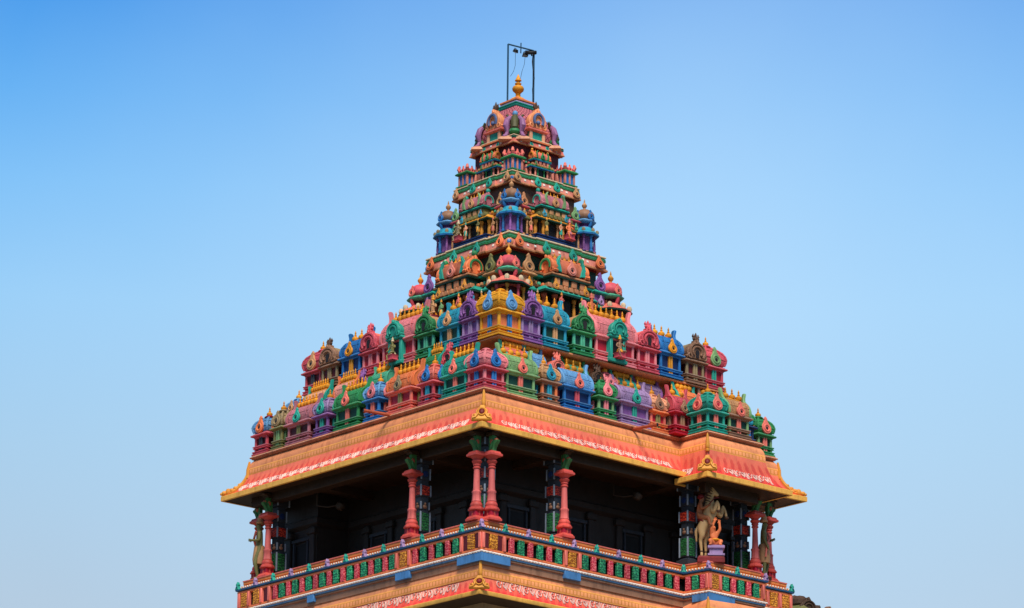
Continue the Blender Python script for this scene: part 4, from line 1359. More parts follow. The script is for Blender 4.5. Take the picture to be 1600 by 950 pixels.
# ------------------------------------------------------------------ columns, piers
G_C = 'rose columns of the open storey'
ZC = 23.14
sq = lambda r: rect(2 * r, 2 * r)
def column(x, y, lab, rot, h=1.0):
    t = thing('rose_column', lab, 'column', (x, y, ZC), rot, G_C)
    ob = lambda n, m, c, p=None: obj(n, m, paint(c), p or t)
    ob('base', loft(sq(.18), [(.02, 0), (.02, .05), (0, .07), (-.02, .11), (-.05, .13)]), 'rosecoral')
    ob('red_block', loft(sq(.13), [(0, .12), (0, .27)]), 'crimson')
    st = MB()
    for k in range(4):
        st.join(box(-.025, .025, -.145, -.12, .12, .27, .006), RZ(k * PI / 2))
    ob('block_stripe', st, 'rosecoral')
    ob('flared_foot', lathe([(.16, .26), (.215, .28), (.22, .315), (.19, .34), (.19, .36), (.165, .38)], 8), 'rosecoral')
    ob('torus', lathe([(.15, .375), (.165, .41), (.16, .45), (.13, .5), (.115, .51)], 16), 'rosecoral')
    ob('octagon_shaft', lathe([(.118, .5), (.13, .53), (.115, .56), (.11, .74), (.125, .77), (.12, .8), (.096, .82)], 8), 'rosecol')
    ob('shaft', lathe([(.094, .81), (.088, .9), (.073, 1.42)], 20), 'rosecol')
    ob('neck_rings', lathe([(.083, 1.4), (.1, 1.415), (.1, 1.44), (.082, 1.455), (.082, 1.48), (.1, 1.49), (.1, 1.52), (.085, 1.535)], 16), 'rosecoral')
    ob('capital', lathe([(.085, 1.53), (.12, 1.56), (.14, 1.6), (.11, 1.63), (.1, 1.65), (.16, 1.71), (.195, 1.73)], 12), 'rosecoral')
    ob('abacus', loft(sq(.17), [(0, 1.72), (.03, 1.74), (.03, 1.79), (.0, 1.81), (-.02, 1.86)]), 'rosecoral')
    # parrot-like bracket rising outward to the beam
    br = [(-.10, 0), (.13, 0), (.12, .07), (.16, .14), (.2, .2), (.27, .25), (.30, .31), (.25, .335), (.2, .32), (.14, .36), (.1, .5), (-.10, .5)]
    M = RZ(-PI / 2)
    b = MB().join(prism([(x, z) for x, z in br], -.075, .075, .02), T((0, 0, 1.855)) @ M @ S(.82, .8, .9))
    for s in (-1, 1):
        b.join(MB().join(tube([(-.02, s * .085, .06), (.06, s * .09, .16), (.1, s * .085, .3)], [.03, .045, .02], 7), T((0, 0, 1.855)) @ M @ S(.82, .8, .9)))
    bk = ob('bird_bracket', b, 'bracket')
    ob('bracket_flower', MB().join(ball(.06, .2, 0, .34, 1, 1.3, .9), T((0, 0, 1.855)) @ M @ S(.82, .8, .9)).join(ball(.085, .04, 0, .3, 1.1, 1.5, 1.2), T((0, 0, 1.855)) @ M @ S(.82, .8, .9)), 'terra', bk)
    cb = MB().join(prism([(-.14, 0), (.12, 0), (.14, .04), (.26, .06), (.28, .1), (-.14, .1)], -.11, .11, .015), T((0, 0, 2.29)) @ M)
    ob('corbel', cb, 'soffit')
    return t

def pier(x, y, lab, h=2.4):
    t = thing('carved_pier', lab, 'pier', (x, y, ZC), 0, 'dark painted piers of the open storey')
    ob = lambda n, m, c, p=None: obj(n, m, paint(c), p or t)
    ob('shaft', loft(sq(.125), [(.1, 0), (.1, .14), (.05, .15), (.05, .16), (.0, .2), (0, h)]), 'slate')
    for nm, z0, z1, w, c in (('lower_block', .22, .78, .16, 'green'), ('figure_block', .84, 1.06, .14, 'navy'), ('red_block', 1.2, 1.52, .165, 'red'), ('medallion_block', 1.66, 1.98, .15, 'blue'), ('head_block', 2.1, 2.3, .2, 'navy')):
        b = ob(nm, box(-w, w, -w, w, z0, z1, .012), 'slate')
        for k in range(4):
            hw = w - .04
            M = RZ(k * PI / 2)
            f = MB().join(box(-hw, hw, -w - .012, -w + .01, z0 + .035, z1 - .035, .006), M)
            if nm == 'medallion_block':
                f = MB().join(lathe([(.09, 0), (.08, .02), (.05, .025)], 14), M @ T((0, -w, (z0 + z1) / 2)) @ RX(PI / 2))
            if nm == 'figure_block':
                f = MB().join(ball(.055, 0, -w, z0 + .08, 1.3, .7, 1)).join(ball(.035, 0, -w - .01, z0 + .16))
                f = MB().join(f, M)
            if nm == 'head_block':
                continue
            mat = {'lower_block': carved_mat('carved_dark_green_paint', (10, 60, 34), (40, 120, 60)), 'red_block': carved_mat('carved_red_paint', (130, 18, 16), (214, 70, 44))}.get(nm)
            o = obj('block_panel', f, mat or paint('brown' if nm == 'figure_block' else 'navy' if nm == 'medallion_block' else c), b)
        for sx in (-1, 1):
            for sy in (-1, 1):
                ed = (box(sx * w - .02, sx * w + .02, sy * w - .02, sy * w + .02, z0 + .004, z1 - .004, .005))
                obj('edge_trim', ed, paint('ltgrey'), b)
    return t

for x, y, r, lab in (
    (-5.34, -4.72, -PI / 2, 'rose column at the near corner, left one of the close pair'),
    (-5.06, -5.0, 0, 'rose column at the near corner, right one of the close pair'),
    (-5.3, -2.02, -PI / 2, 'single rose column standing midway along the left-hand balcony rail'),
    (-2.36, -4.82, 0, 'single rose column standing midway along the right-hand balcony rail'),
    (-5.16, 4.5, -PI / 2, 'rose column at the left end of the balcony, inner one of the pair'),
    (-4.9, 5.28, -PI, 'rose column at the left end of the balcony, outermost against the sky'),
    (4.64, -4.96, 0, 'rose column at the right end of the balcony, inner one of the pair'),
    (5.42, -4.72, PI / 2, 'rose column at the right end of the balcony, outermost against the sky'),
):
    column(x, y, lab, r)
for x, y, lab in (
    (-4.92, -4.58, 'dark carved pier between the paired columns of the near corner'),
    (-4.92, -1.96, 'dark pier with red and green blocks behind the single left-hand column'),
    (-2.3, -4.36, 'dark pier with red and green blocks behind the single right-hand column'),
    (-4.74, 4.58, 'dark pier with red and green blocks at the left end of the balcony'),
    (4.5, -4.55, 'dark pier with red and green blocks at the right end of the balcony'),
    (2.3, -4.7, 'dark pier with red and green blocks behind the rearing horse statue'),
):
    pier(x, y, lab)

# ------------------------------------------------------------------ figures
def human(name, J, mat, sc=1., sub=2):
    """J: joint name -> (x, y, z) in metres; one skin over the whole body, hands with five fingers as short chains"""
    V, E, Rd = [], [], []
    idx = {}
    def add(n, p, r, par=None):
        idx[n] = len(V)
        V.append(tuple(c * sc for c in p))
        Rd.append(r * sc)
        if par:
            E.append((idx[par], idx[n]))
    add('pelvis', J['pelvis'], .125)
    add('waist', J['waist'], .105, 'pelvis')
    add('chest', J['chest'], .135, 'waist')
    add('neck', J['neck'], .055, 'chest')
    add('jaw', J['head'], .085, 'neck')
    h = Vector(J['head'])
    up = (h - Vector(J['neck'])).normalized()
    add('crown', h + up * .11, .08, 'jaw')
    f = Vector(J.get('face', (0, -1, 0))).normalized()
    add('nose', h + up * .03 + f * .1, .02, 'jaw')
    for s in 'LR':
        add('sh' + s, J['sh' + s], .062, 'chest')
        add('el' + s, J['el' + s], .046, 'sh' + s)
        add('wr' + s, J['wr' + s], .034, 'el' + s)
        w, e = Vector(J['wr' + s]), Vector(J['el' + s])
        d = (w - e).normalized()
        side = d.cross(f)
        side = side.normalized() if side.length > .1 else d.orthogonal().normalized()
        palm = w + d * .07
        add('pa' + s, palm, .036, 'wr' + s)
        for i, (o, l) in enumerate(((-.034, .07), (-.012, .085), (.012, .08), (.034, .062))):
            add('f%s%d' % (s, i), palm + d * l * .6 + side * o, .011, 'pa' + s)
            add('g%s%d' % (s, i), palm + d * l + side * o * 1.15 + f * .012, .009, 'f%s%d' % (s, i))
        add('th' + s, w + d * .05 - side * .06 + f * .02, .012, 'pa' + s)
        add('hp' + s, J['hp' + s], .092, 'pelvis')
        add('kn' + s, J['kn' + s], .062, 'hp' + s)
        add('an' + s, J['an' + s], .042, 'kn' + s)
        add('to' + s, J['to' + s], .035, 'an' + s)
    return skin_mesh(name, V, E, Rd, mat, sub)

STAND = dict(pelvis=(0, 0, .92), waist=(.03, 0, 1.08), chest=(.02, 0, 1.3), neck=(0, 0, 1.47), head=(0, -.02, 1.57), face=(0, -1, -.1),
             shL=(.2, 0, 1.4), elL=(.24, .0, 1.13), wrL=(.12, -.19, 1.16), shR=(-.18, 0, 1.4), elR=(-.24, -.02, 1.14), wrR=(-.22, -.1, .95),
             hpL=(.1, 0, .86), knL=(.14, -.1, .48), anL=(.08, -.02, .08), toL=(.1, -.16, .04), hpR=(-.1, 0, .86), knR=(-.11, -.02, .46), anR=(-.1, 0, .08), toR=(-.13, -.15, .04))
SIT = dict(pelvis=(0, 0, .14), waist=(0, .0, .3), chest=(0, .0, .5), neck=(0, 0, .68), head=(0, -.02, .78), face=(0, -1, 0),
           shL=(.19, 0, .61), elL=(.32, -.08, .42), wrL=(.2, -.24, .52), shR=(-.19, 0, .61), elR=(-.32, -.06, .4), wrR=(-.22, -.24, .26),
           hpL=(.1, -.04, .13), knL=(.36, -.22, .13), anL=(.06, -.3, .07), toL=(-.06, -.32, .05), hpR=(-.1, -.04, .13), knR=(-.26, -.26, .0), anR=(-.16, -.26, -.28), toR=(-.16, -.38, -.3))
def crown_mb(z, r=.1):
    return lathe([(r, z), (r * 1.15, z + .03), (r * .95, z + .07), (r * .8, z + .13), (r * .85, z + .15), (r * .5, z + .23), (r * .15, z + .3), (.004, z + .33)], 12)
seat_mesh = {}
def seated(lab, loc, rot, s, c, c2):
    t = thing('seated_statue', lab, 'statue', loc, rot, 'small seated statues in the storeys')
    if c not in seat_mesh:
        seat_mesh[c] = human('body', SIT, paint(c), 1., 1)
    obj('body', seat_mesh[c], None, t)
    obj('crown', MB().join(crown_mb(0), T((0, -.01, .85))), paint(c2), t)
    obj('skirt', lathe([(.24, .02), (.22, .1), (.16, .2), (.15, .24)], 12), paint(c2), t)
    obj('seat', loft(rect(.62, .5, 0, -.02), [(.0, -.34), (.03, -.3), (-.04, -.24), (-.04, -.06), (.0, .02), (-.03, .03)]), paint('rose'), t)
    t.scale = (s, s, s)
seated('small bronze seated statue in the teal niche of the wide pink shrine, right-hand face', (0.0, -4.42, ZU + .26), 0, .46, 'brown', 'gold')
seated('small dark seated statue in the teal niche of the wide pink shrine, left-hand face', (-4.42, .04, ZU + .26), -PI / 2, .46, 'olive', 'cream')
seated('orange seated statue beside the rose columns of the lowest storey, right-hand face', (.74, -2.42, 30.5), 0, .56, 'orange', 'coral')
seated('pale gold seated statue beside the rose columns of the lowest storey, left-hand face', (-2.42, .74, 30.5), -PI / 2, .56, 'tan', 'gold')
seated('orange seated statue in front of the second storey, right-hand face', (.5, -1.74, 32.96), 0, .44, 'orange', 'mauve')
seated('cream seated statue in front of the second storey, left-hand face', (-1.74, .5, 32.96), -PI / 2, .44, 'khaki', 'cream')

guard = human('body', STAND, paint('olive'), .98)
for x, y, r, lab in ((-5.12, 4.94, -PI / 2 - .7, 'olive guardian statue standing between the paired columns at the left end'), (5.02, -4.92, .75, 'olive guardian statue standing between the paired columns at the right end')):
    t = thing('guardian_statue', lab, 'statue', (x, y, ZC), r, 'guardian statues of the balcony corners')
    obj('body', guard, None, t)
    obj('crown', MB().join(crown_mb(0), T((0, -.01, 1.63))), paint('tan'), t)
    obj('skirt', lathe([(.17, .46), (.19, .6), (.17, .8), (.15, .96), (.13, 1.0)], 14), paint('tan'), t)
    obj('sash', tube([(.18, -.1, 1.38), (.02, -.16, 1.18), (-.16, -.1, .98), (-.22, -.06, .6)], [.03, .035, .035, .02], 7), paint('coral'), t)
    obj('plinth', loft(sq(.2), [(0, -.02), (.02, .02), (-.02, .05)]), paint('umber'), t)

mini = {}
for face, fn in ((RIGHT, 'right-hand'), (LEFT, 'left-hand')):
    for s, dist, z0, sc, c, cw, lab in (
        (-1.02, 2.12, 30.3, .34, 'ochre', 'cream', 'tiny ochre standing figure beside the near leaf niche of the lowest storey'),
        (-.4, 2.44, 30.28, .33, 'coral', 'ochre', 'tiny coral standing figure between columns of the lowest storey'),
        (.36, 2.44, 30.28, .33, 'sage', 'ochre', 'tiny sage green standing figure between columns of the lowest storey'),
        (1.04, 2.12, 30.3, .34, 'tan', 'rose', 'tiny tan standing figure beside the purple leaf niche of the lowest storey'),
        (-.34, 1.72, 32.8, .27, 'olive', 'ochre', 'tiny olive standing figure between golden columns of the second storey'),
        (.2, 1.72, 32.8, .27, 'peach', 'teal', 'tiny peach standing figure between golden columns of the second storey'),
        (-.74, 1.5, 32.78, .27, 'tan', 'coral', 'tiny tan standing figure in the near recess of the second storey'),
        (.76, 1.5, 32.78, .27, 'terra', 'mint', 'tiny terracotta standing figure in the far recess of the second storey'),
    ):
        x, y = at_face(face, s, dist)
        t = thing('niche_figure', lab + ', ' + fn + ' face', 'statue', (x, y, z0), face + random.uniform(-.2, .2), 'tiny figures in the tower niches')
        if c not in mini:
            mini[c] = human('body', STAND, paint(c), 1., 1)
        obj('body', mini[c], None, t)
        obj('crown', MB().join(crown_mb(0), T((0, -.01, 1.66))), paint(cw), t)
        obj('skirt', lathe([(.18, .42), (.2, .6), (.17, .8), (.15, .96), (.13, 1.0)], 10), paint(cw), t)
        t.scale = (sc, sc, sc)

# rearing horse with rider, above a seated attendant on a lilac pedestal
hs = thing('horse_statue', 'cream rearing horse statue with rider and crouching attendant on a lilac pedestal', 'statue', (2.5, -5.3, ZC), R(-40.9))
def HP(px, py, y=0.):
    return ((px - 300) / 355, y, (872 - py) / 355)
hv = [HP(238, 520), HP(292, 440), HP(330, 350), HP(312, 265), HP(316, 180, 0), HP(345, 145, 0), HP(378, 178, 0), HP(402, 198, 0),
      HP(228, 545, -.1), HP(240, 600, -.13), HP(222, 650, -.1), HP(232, 760, -.1), HP(234, 815, -.12),
      HP(268, 550, .1), HP(290, 600, .12), HP(268, 650, .1), HP(278, 750, .1), HP(276, 805, .08),
      HP(332, 335, -.15), HP(350, 385, -.2), HP(385, 262, -.2), HP(402, 330, -.2), HP(394, 362, -.2),
      HP(380, 340, .12), HP(428, 400, .15), HP(446, 282, .15), HP(474, 350, .15), HP(478, 400, .15),
      HP(205, 500), HP(180, 560), HP(186, 660), HP(335, 112, -.04), HP(338, 112, .05)]
he = [(0, 1), (1, 2), (2, 3), (3, 4), (4, 5), (5, 6), (6, 7), (0, 8), (8, 9), (9, 10), (10, 11), (11, 12), (0, 13), (13, 14), (14, 15), (15, 16), (16, 17),
      (2, 18), (18, 19), (19, 20), (20, 21), (21, 22), (2, 23), (23, 24), (24, 25), (25, 26), (26, 27), (0, 28), (28, 29), (29, 30), (5, 31), (5, 32)]
hr = [.17, .165, .185, .135, .1, .085, .06, .045, .13, .095, .055, .036, .05, .12, .09, .055, .036, .05, .1, .07, .055, .034, .045, .1, .07, .055, .034, .045, .04, .05, .02, .02, .02]
obj('horse', skin_mesh('horse', hv, he, hr, paint('horse'), 2), None, hs)
mn = MB()
for i in range(7):
    px, py = 300 - 12 + 8 * math.sin(i), 130 + i * 26
    a = HP(px + 30 - i * 3, py)
    for s in (-1, 1):
        mn.join(tube([(a[0] - .12, 0, a[2] + .04), (a[0] - .04, s * .1, a[2] + .03), (a[0] + .06, s * (.11 + .012 * i), a[2] - .02)], [.03, .022, .01], 6))
mn.join(tube([HP(350, 120), HP(322, 130), HP(292, 170), HP(272, 240), HP(262, 320)], [.025, .05, .06, .06, .03], 8))
obj('mane', mn, paint('umber'), hs)
hv2 = MB()
for i in (12, 17, 22, 27):
    x, y, z = hv[i]
    hv2.join(ball(.058, x + .01, y, z - .01, 1.15, 1, .75))
for i in (11, 16):
    x, y, z = hv[i]
    hv2.join(lathe([(.05, -.015), (.055, 0), (.05, .015)], 10), T((x, y, z)))
obj('hooves', hv2, paint('umber'), hs)
sd = MB()
sd.join(tube([HP(250, 470, -.17), HP(215, 440, -.1), HP(205, 430, .0), HP(215, 440, .1), HP(250, 470, .17)], .03, 7))
br = (tube([HP(402, 215, -.05), HP(360, 230, -.13), HP(300, 300, -.17), HP(262, 330, -.1)], .014, 6))
obj('harness', sd, paint('dkred'), hs)
obj('bridle', br, paint('dkred'), hs)
J = {}
def jt(n, px, py, y):
    J[n] = HP(px, py, y)
for a in (('pelvis', 214, 415, 0), ('waist', 212, 372, 0), ('chest', 216, 318, 0), ('neck', 226, 268, 0), ('head', 234, 240, 0),
          ('shL', 224, 290, .15), ('elL', 250, 330, .2), ('wrL', 285, 310, .14), ('shR', 222, 290, -.16), ('elR', 232, 345, -.22), ('wrR', 272, 325, -.2),
          ('hpL', 230, 420, .12), ('knL', 300, 440, .2), ('anL', 318, 500, .22), ('toL', 345, 505, .22), ('hpR', 230, 420, -.12), ('knR', 300, 435, -.22), ('anR', 312, 500, -.24), ('toR', 340, 508, -.24)):
    jt(*a)
J['face'] = (1, -.2, 0)
obj('rider', human('rider', J, paint('rider_skin'), 1., 2), None, hs)
obj('rider_turban', ball(.1, *HP(230, 212), 1, 1, .8), paint('dkred'), hs)
J = {}
for a in (('pelvis', 362, 672, -.1), ('waist', 358, 640, -.1), ('chest', 354, 600, -.1), ('neck', 352, 560, -.1), ('head', 350, 540, -.12),
          ('shL', 382, 585, -.08), ('elL', 412, 540, -.1), ('wrL', 408, 490, -.08), ('shR', 328, 585, -.14), ('elR', 330, 530, -.2), ('wrR', 352, 480, -.2),
          ('hpL', 385, 680, -.08), ('knL', 424, 660, -.2), ('anL', 405, 702, -.24), ('toL', 425, 706, -.3), ('hpR', 338, 680, -.14), ('knR', 310, 655, -.28), ('anR', 322, 702, -.28), ('toR', 300, 706, -.32)):
    jt(*a)
J['face'] = (.3, -1, 0)
obj('attendant', human('attendant', J, paint('orange', .6), 1., 2), None, hs)
obj('attendant_sash', MB().join(lathe([(.14, -.03), (.16, 0), (.14, .03)], 12), T(HP(360, 650, -.1))), paint('gold'), hs)
obj('pedestal', loft(rect(.42, .42, .2, -.08), [(.0, .16), (.02, .17), (.02, .22), (-.03, .24), (-.03, .36), (.02, .38), (.02, .44), (-.01, .46)]), paint('lilac'), hs)
obj('pedestal_base', loft(rect(.74, .56, .06, -.04), [(.0, -.02), (.0, .1), (-.02, .12), (-.04, .16)]), paint('dkred'), hs)

# ------------------------------------------------------------------ roof clutter
fr = thing('light_frame', 'thin blue steel pipe frame standing around the golden finial', 'pole frame', (-.3, .1, 37.18))
blu = plain('blue_steel_paint', PAL['steel'], .45)
obj('pole', tube([(0, 0, -.1), (0, 0, 1.92)], .026, 8), blu, fr)
obj('pole', tube([(.63, -.42, -.1), (.63, -.42, 1.74)], .03, 8), blu, fr)
obj('crossbar', tube([(-.005, 0, 1.92), (.63, -.42, 1.76)], .024, 8), blu, fr)
obj('lightning_rod', tube([(.31, -.21, 1.66), (.315, -.21, 1.98)], .018, 7), blu, fr)
obj('cable', tube([(.63, -.40, 1.72), (.58, -.42, 1.4), (.6, -.44, 1.1), (.63, -.45, .9), (.6, -.42, .55), (.61, -.44, .1)], .018, 6), plain('black_rubber', (16, 18, 20)), fr)
blk = plain('black_lamp_enamel', (22, 24, 28), .5)
def spot(lab, x, y, z, w, tilt, rot):
    t = thing('floodlight', lab, 'floodlight', (x, y, z), rot, 'floodlights on the roof frame')
    obj('housing', MB().join(prism([(-w, 0), (w, 0), (w * .62, w * 1.1), (-w * .62, w * 1.1)], -w * .7, w * .7, .01), RX(tilt)), blk, t)
    obj('bracket', tube([(-w * .8, 0, w * .5), (-w * .4, 0, w * 1.6), (w * .4, 0, w * 1.6), (w * .8, 0, w * .5)], .012, 6), blk, t)
    obj('lens', MB().join(box(-w * .85, w * .85, -w * .55, w * .55, -.012, .004, .004), RX(tilt)), plain('lamp_glass', (120, 124, 126), .15), t)
spot('small floodlight hanging at the left of the pipe frame', -.12, -.02, 38.86, .075, .3, .2)
spot('floodlight hanging below the crossbar near the right pole', .12, -.18, 38.76, .085, -.2, -.4)
t = thing('floodlight', 'large flat floodlight tilted on top of the right pole', 'floodlight', (.27, -.26, 38.88), -.7, 'floodlights on the roof frame')
obj('housing', MB().join(box(-.17, .17, -.13, .13, -.03, .05, .015), RX(.5)), blk, t)
obj('bracket', tube([(0, 0, -.02), (.03, 0, -.1)], .02, 6), blk, t)
obj('lens', MB().join(box(-.14, .14, -.1, .1, -.044, -.026, .004), RX(.5)), plain('lamp_glass', (120, 124, 126), .15), t)
for lab, pts in (('thin wire dangling from the small left floodlight', [(-.12, -.02, 38.84), (-.13, -.03, 38.6), (-.12, -.02, 38.45), (-.17, 0, 38.25), (-.24, .05, 38.1)]), ('thin wire dangling from the floodlight near the right pole', [(.12, -.18, 38.74), (.1, -.17, 38.5), (.06, -.12, 38.3), (.03, -.08, 38.05), (.02, -.06, 37.9)])):
    tag(obj('wire', tube(pts, .006, 5), plain('black_rubber', (16, 18, 20))), lab, 'wire', 'wires below the roof frame')

for lab, p0, p1 in (('terracotta drain spout jutting from the left-hand ledge below the orange shrine', (-4.95, -.86, 26.8), (-5.9, -.6, 26.84)), ('terracotta drain spout jutting from the right-hand ledge below the lilac shrine', (.42, -4.4, 26.72), (.55, -5.35, 26.7))):
    t = thing('drain_spout', lab, 'drain pipe', p0, 0, 'drain spouts of the ledge')
    d = Vector(p1) - Vector(p0)
    obj('pipe', tube([(0, 0, 0), d * .98, d], [.045, .045, .05], 12), paint('terra'), t)
    q = d.normalized()
    obj('opening', tube([d - q * .01, d + q * .004], .045, 12), blk, t)
for lab, loc, r in (('white floodlight panel tilted under the red pavilion at the left-hand corner', (-2.12, 2.42, 30.98), -PI / 2 - .5), ('white floodlight panel tilted under the red pavilion at the right-hand corner', (1.74, -2.12, 30.8), .5)):
    t = thing('floodlight', lab, 'floodlight', loc, r, 'white floodlights of the lowest storey')
    obj('housing', MB().join(box(-.13, .13, -.03, .05, -.16, .16, .012), RX(-.55)), plain('grey_enamel', (150, 154, 158), .4), t)
    obj('lens', MB().join(box(-.11, .11, -.04, -.028, -.14, .14, .004), RX(-.55)), plain('white_lamp_glass', (224, 228, 230), .2), t)
    obj('bracket', tube([(0, .05, 0), (.0, .16, -.2), (0, .16, -.45)], .02, 6), plain('grey_enamel', (150, 154, 158), .4), t)

for lab, x, y in (('small ceiling lamp on a bent pipe inside the open storey, right part', .9, -3.95), ('small ceiling lamp on a bent pipe inside the open storey, left part', -4.3, 2.6)):
    t = thing('ceiling_lamp', lab, 'lamp', (x, y, 25.34), R(-40), 'lamps under the gallery ceiling')
    obj('pipe', tube([(-.5, 0, -.0), (-.5, 0, -.32), (-.2, 0, -.36), (.1, 0, -.3)], .022, 7), plain('brown_pipe', (52, 42, 32)), t)
    obj('shade', MB().join(lathe([(.05, 0), (.13, -.04), (.14, -.1), (.1, -.2), (.0011, -.22)], 12), T((.2, 0, -.24)) @ RY(.5)), plain('brown_pipe', (52, 42, 32)), t)

t = thing('perched_bird', 'small black bird perched at the left of the dome eave', 'bird', (-.96, .70, 35.9), .6)
bv = [(0, 0, .07), (.06, 0, .11), (.1, 0, .155), (-.07, 0, .05), (-.17, 0, .0), (.03, .02, .03), (.03, -.02, .03), (.04, .02, 0), (.04, -.02, 0), (.15, 0, .15)]
obj('body', skin_mesh('body', bv, [(0, 1), (1, 2), (0, 3), (3, 4), (0, 5), (0, 6), (5, 7), (6, 8), (2, 9)], [.055, .045, .033, .04, .02, .012, .012, .007, .007, .008], plain('black_feathers', (14, 14, 16)), 1), None, t)
obj('wing', ball(.06, -.03, -.035, .075, 1.6, .35, .8), plain('black_feathers', (14, 14, 16)), t)

# ------------------------------------------------------------------ shrine roof far behind on the right
bg = thing('distant_tower_roof', 'weathered tower roof showing far behind the right end of the railing', 'building', (20.1, 8.75, 0), .35)
obj('wall', loft(rect(3.4, 3.4), [(.4, 0), (.4, 1), (0, 1.2), (0, 24.6), (.3, 24.7), (.3, 24.9), (.0, 25.0), (-.2, 25.6)]), paint('salmon'), bg)
obj('roof', loft(rect(2.8, 2.8), [(.1, 25.55), (.15, 25.65), (0, 25.75), (-.3, 26.1), (-.55, 26.4), (-.8, 26.6), (-.95, 26.66)]), relief('olive'), bg)
for k in range(4):
    a = k * PI / 2
    obj('roof_gable', MB().join(gable_front(1.1, .9), RZ(a) @ T((0, -1.25, 25.7))), relief('brown'), bg)
obj('ridge_crest', MB().join(ball(.3, -.35, -.35, 26.75, 1, 1, .8)).join(ball(.26, .3, -.3, 26.75)).join(ball(.2, 0, 0, 26.9)).join(lathe([(.3, 26.6), (.34, 26.7), (.2, 26.85), (.12, 27.0), (.02, 27.1)], 10)).join(gable_front(.7, .6), RZ(-.5) @ T((0, -.75, 26.3))).join(gable_front(.6, .5), RZ(.7) @ T((0, -.8, 26.3))), relief('umber'), bg)
obj('corner_kiosk', MB().join(loft(rect(.4, .4, 1.15, -1.25), [(0, 25.5), (0, 26.1), (.06, 26.14), (.06, 26.2), (-.1, 26.35)])), paint('purple'), bg)

# ------------------------------------------------------------------ ground, air, light, camera
g = nodes('ground_dark')
weather(g[1], g[2], lin((70, 72, 58)), .3)  # unseen ground, kept dark so less light bounces up under the eaves
gm = MB().add([(-4000, -4000, 0), (4000, -4000, 0), (4000, 4000, 0), (-4000, 4000, 0)], [[0, 1, 2, 3]])
tag(obj('ground', gm, g[0]), None, None, kind='structure')
cy = MB().add([(-30, -30, .004), (30, -30, .004), (30, 30, .004), (-30, 30, .004)], [[0, 1, 2, 3]])
c2 = nodes('court_paving')
weather(c2[1], c2[2], lin((160, 150, 138)), .4)
tag(obj('courtyard', cy, c2[0]), None, None, kind='structure')

cam = bpy.data.cameras.new('camera')
cam.sensor_width = 36
cam.lens = 125.1756
cam.shift_x = -.05698
cam.clip_end = 12000
co = bpy.data.objects.new('camera', cam)
col.objects.link(co)
rt, up, fw = Vector((.74470149, -.66736736, .00636392)), Vector((-.19873558, -.21264193, .95670663)), Vector((.63712154, .71372559, .2909844))
co.matrix_world = Matrix(((rt.x, up.x, -fw.x, -63.6782), (rt.y, up.y, -fw.y, -73.7010), (rt.z, up.z, -fw.z, 1.6), (0, 0, 0, 1)))
scene.camera = co

SUN_EL, SUN_SIDE = R(54), .10
back = Vector((-.66, -.751, 0)).normalized()
side = Vector((.7447, -.6674, 0)).normalized()
h = (back * math.cos(SUN_SIDE * 1.) + side * math.sin(SUN_SIDE)).normalized()
sd = Vector((h.x * math.cos(SUN_EL), h.y * math.cos(SUN_EL), math.sin(SUN_EL)))
sun = bpy.data.lights.new('sun', 'SUN')
sun.energy = 4.0
sun.angle = R(22)
sun.color = (1, .93, .84)
so = bpy.data.objects.new('sun', sun)
col.objects.link(so)
so.rotation_euler = sd.to_track_quat('Z', 'Y').to_euler()

w = bpy.data.worlds.new('World')
scene.world = w
w.use_nodes = True
nt = w.node_tree
nt.nodes.clear()
ow = nt.nodes.new('ShaderNodeOutputWorld')
bgn = nt.nodes.new('ShaderNodeBackground')
sky = nt.nodes.new('ShaderNodeTexSky')
sky.sky_type = 'NISHITA'
sky.sun_disc = False
sky.sun_elevation = SUN_EL
sky.sun_rotation = math.atan2(sd.x, sd.y)
SKY = .045
bgn.inputs['Strength'].default_value = SKY
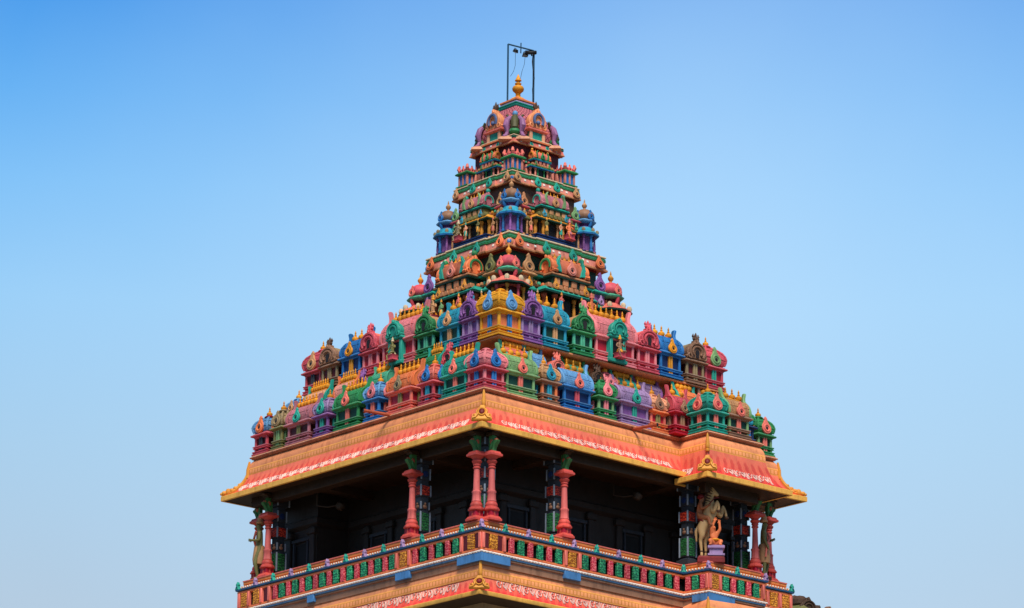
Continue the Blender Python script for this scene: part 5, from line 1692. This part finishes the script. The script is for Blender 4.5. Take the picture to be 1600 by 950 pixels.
# haze of the lower sky: pale at the horizon, clear blue higher up
tc = nt.nodes.new('ShaderNodeTexCoord')
sp = nt.nodes.new('ShaderNodeSeparateXYZ')
nt.links.new(tc.outputs['Generated'], sp.inputs[0])
cr = nt.nodes.new('ShaderNodeValToRGB')
els = cr.color_ramp.elements
stops = [(0.0, (150, 172, 200)), (.205, (174, 196, 216)), (.25, (162, 199, 228)), (.29, (148, 199, 239)), (.32, (122, 186, 239)), (.345, (90, 167, 234)), (.37, (60, 146, 226)), (.45, (52, 130, 214))]
while len(els) < len(stops):
    els.new(.5)
for e, (pos, c) in zip(els, stops):
    e.position = pos
    e.color = (*lin(c), 1)
sc2 = nt.nodes.new('ShaderNodeVectorMath')
sc2.operation = 'SCALE'
sc2.inputs['Scale'].default_value = 1 / SKY
nt.links.new(sp.outputs[2], cr.inputs[0])
hz = noise(nt, tc.outputs['Generated'], 7.5, 4, .5)
hd = nt.nodes.new('ShaderNodeVectorMath')
hd.operation = 'DISTANCE'
nt.links.new(tc.outputs['Generated'], hd.inputs[0])
hd.inputs[1].default_value = Vector((.665, .69, .30)).normalized()
patch = ramp(nt, hd.outputs['Value'], .20, .02)                 # paler sky behind the tower: lens vignetting imitated in the sky colour
patch = math_node(nt, 'MULTIPLY', patch, .5)
patch = math_node(nt, 'ADD', patch, math_node(nt, 'MULTIPLY', ramp(nt, hz, .35, .75), .10), True)
skyc = mixc(nt, patch, cr.outputs[0], lin((188, 221, 248)))
nt.links.new(skyc, sc2.inputs[0])
f = nt.nodes.new('ShaderNodeMapRange')
f.inputs['From Min'].default_value = .38
f.inputs['From Max'].default_value = .62
f.inputs['To Min'].default_value = 1.0
f.inputs['To Max'].default_value = 0.
nt.links.new(sp.outputs[2], f.inputs['Value'])
nt.links.new(mixc(nt, f.outputs[0], sky.outputs[0], sc2.outputs[0]), bgn.inputs['Color'])
nt.links.new(bgn.outputs[0], ow.inputs[0])

scene.view_settings.view_transform = 'Standard'
scene.view_settings.look = 'None'
scene.view_settings.exposure = .12
scene.view_settings.gamma = 1.0
scene.view_settings.use_curve_mapping = False
scene.cycles.use_denoising = True
scene.cycles.max_bounces = 6
scene.cycles.diffuse_bounces = 3
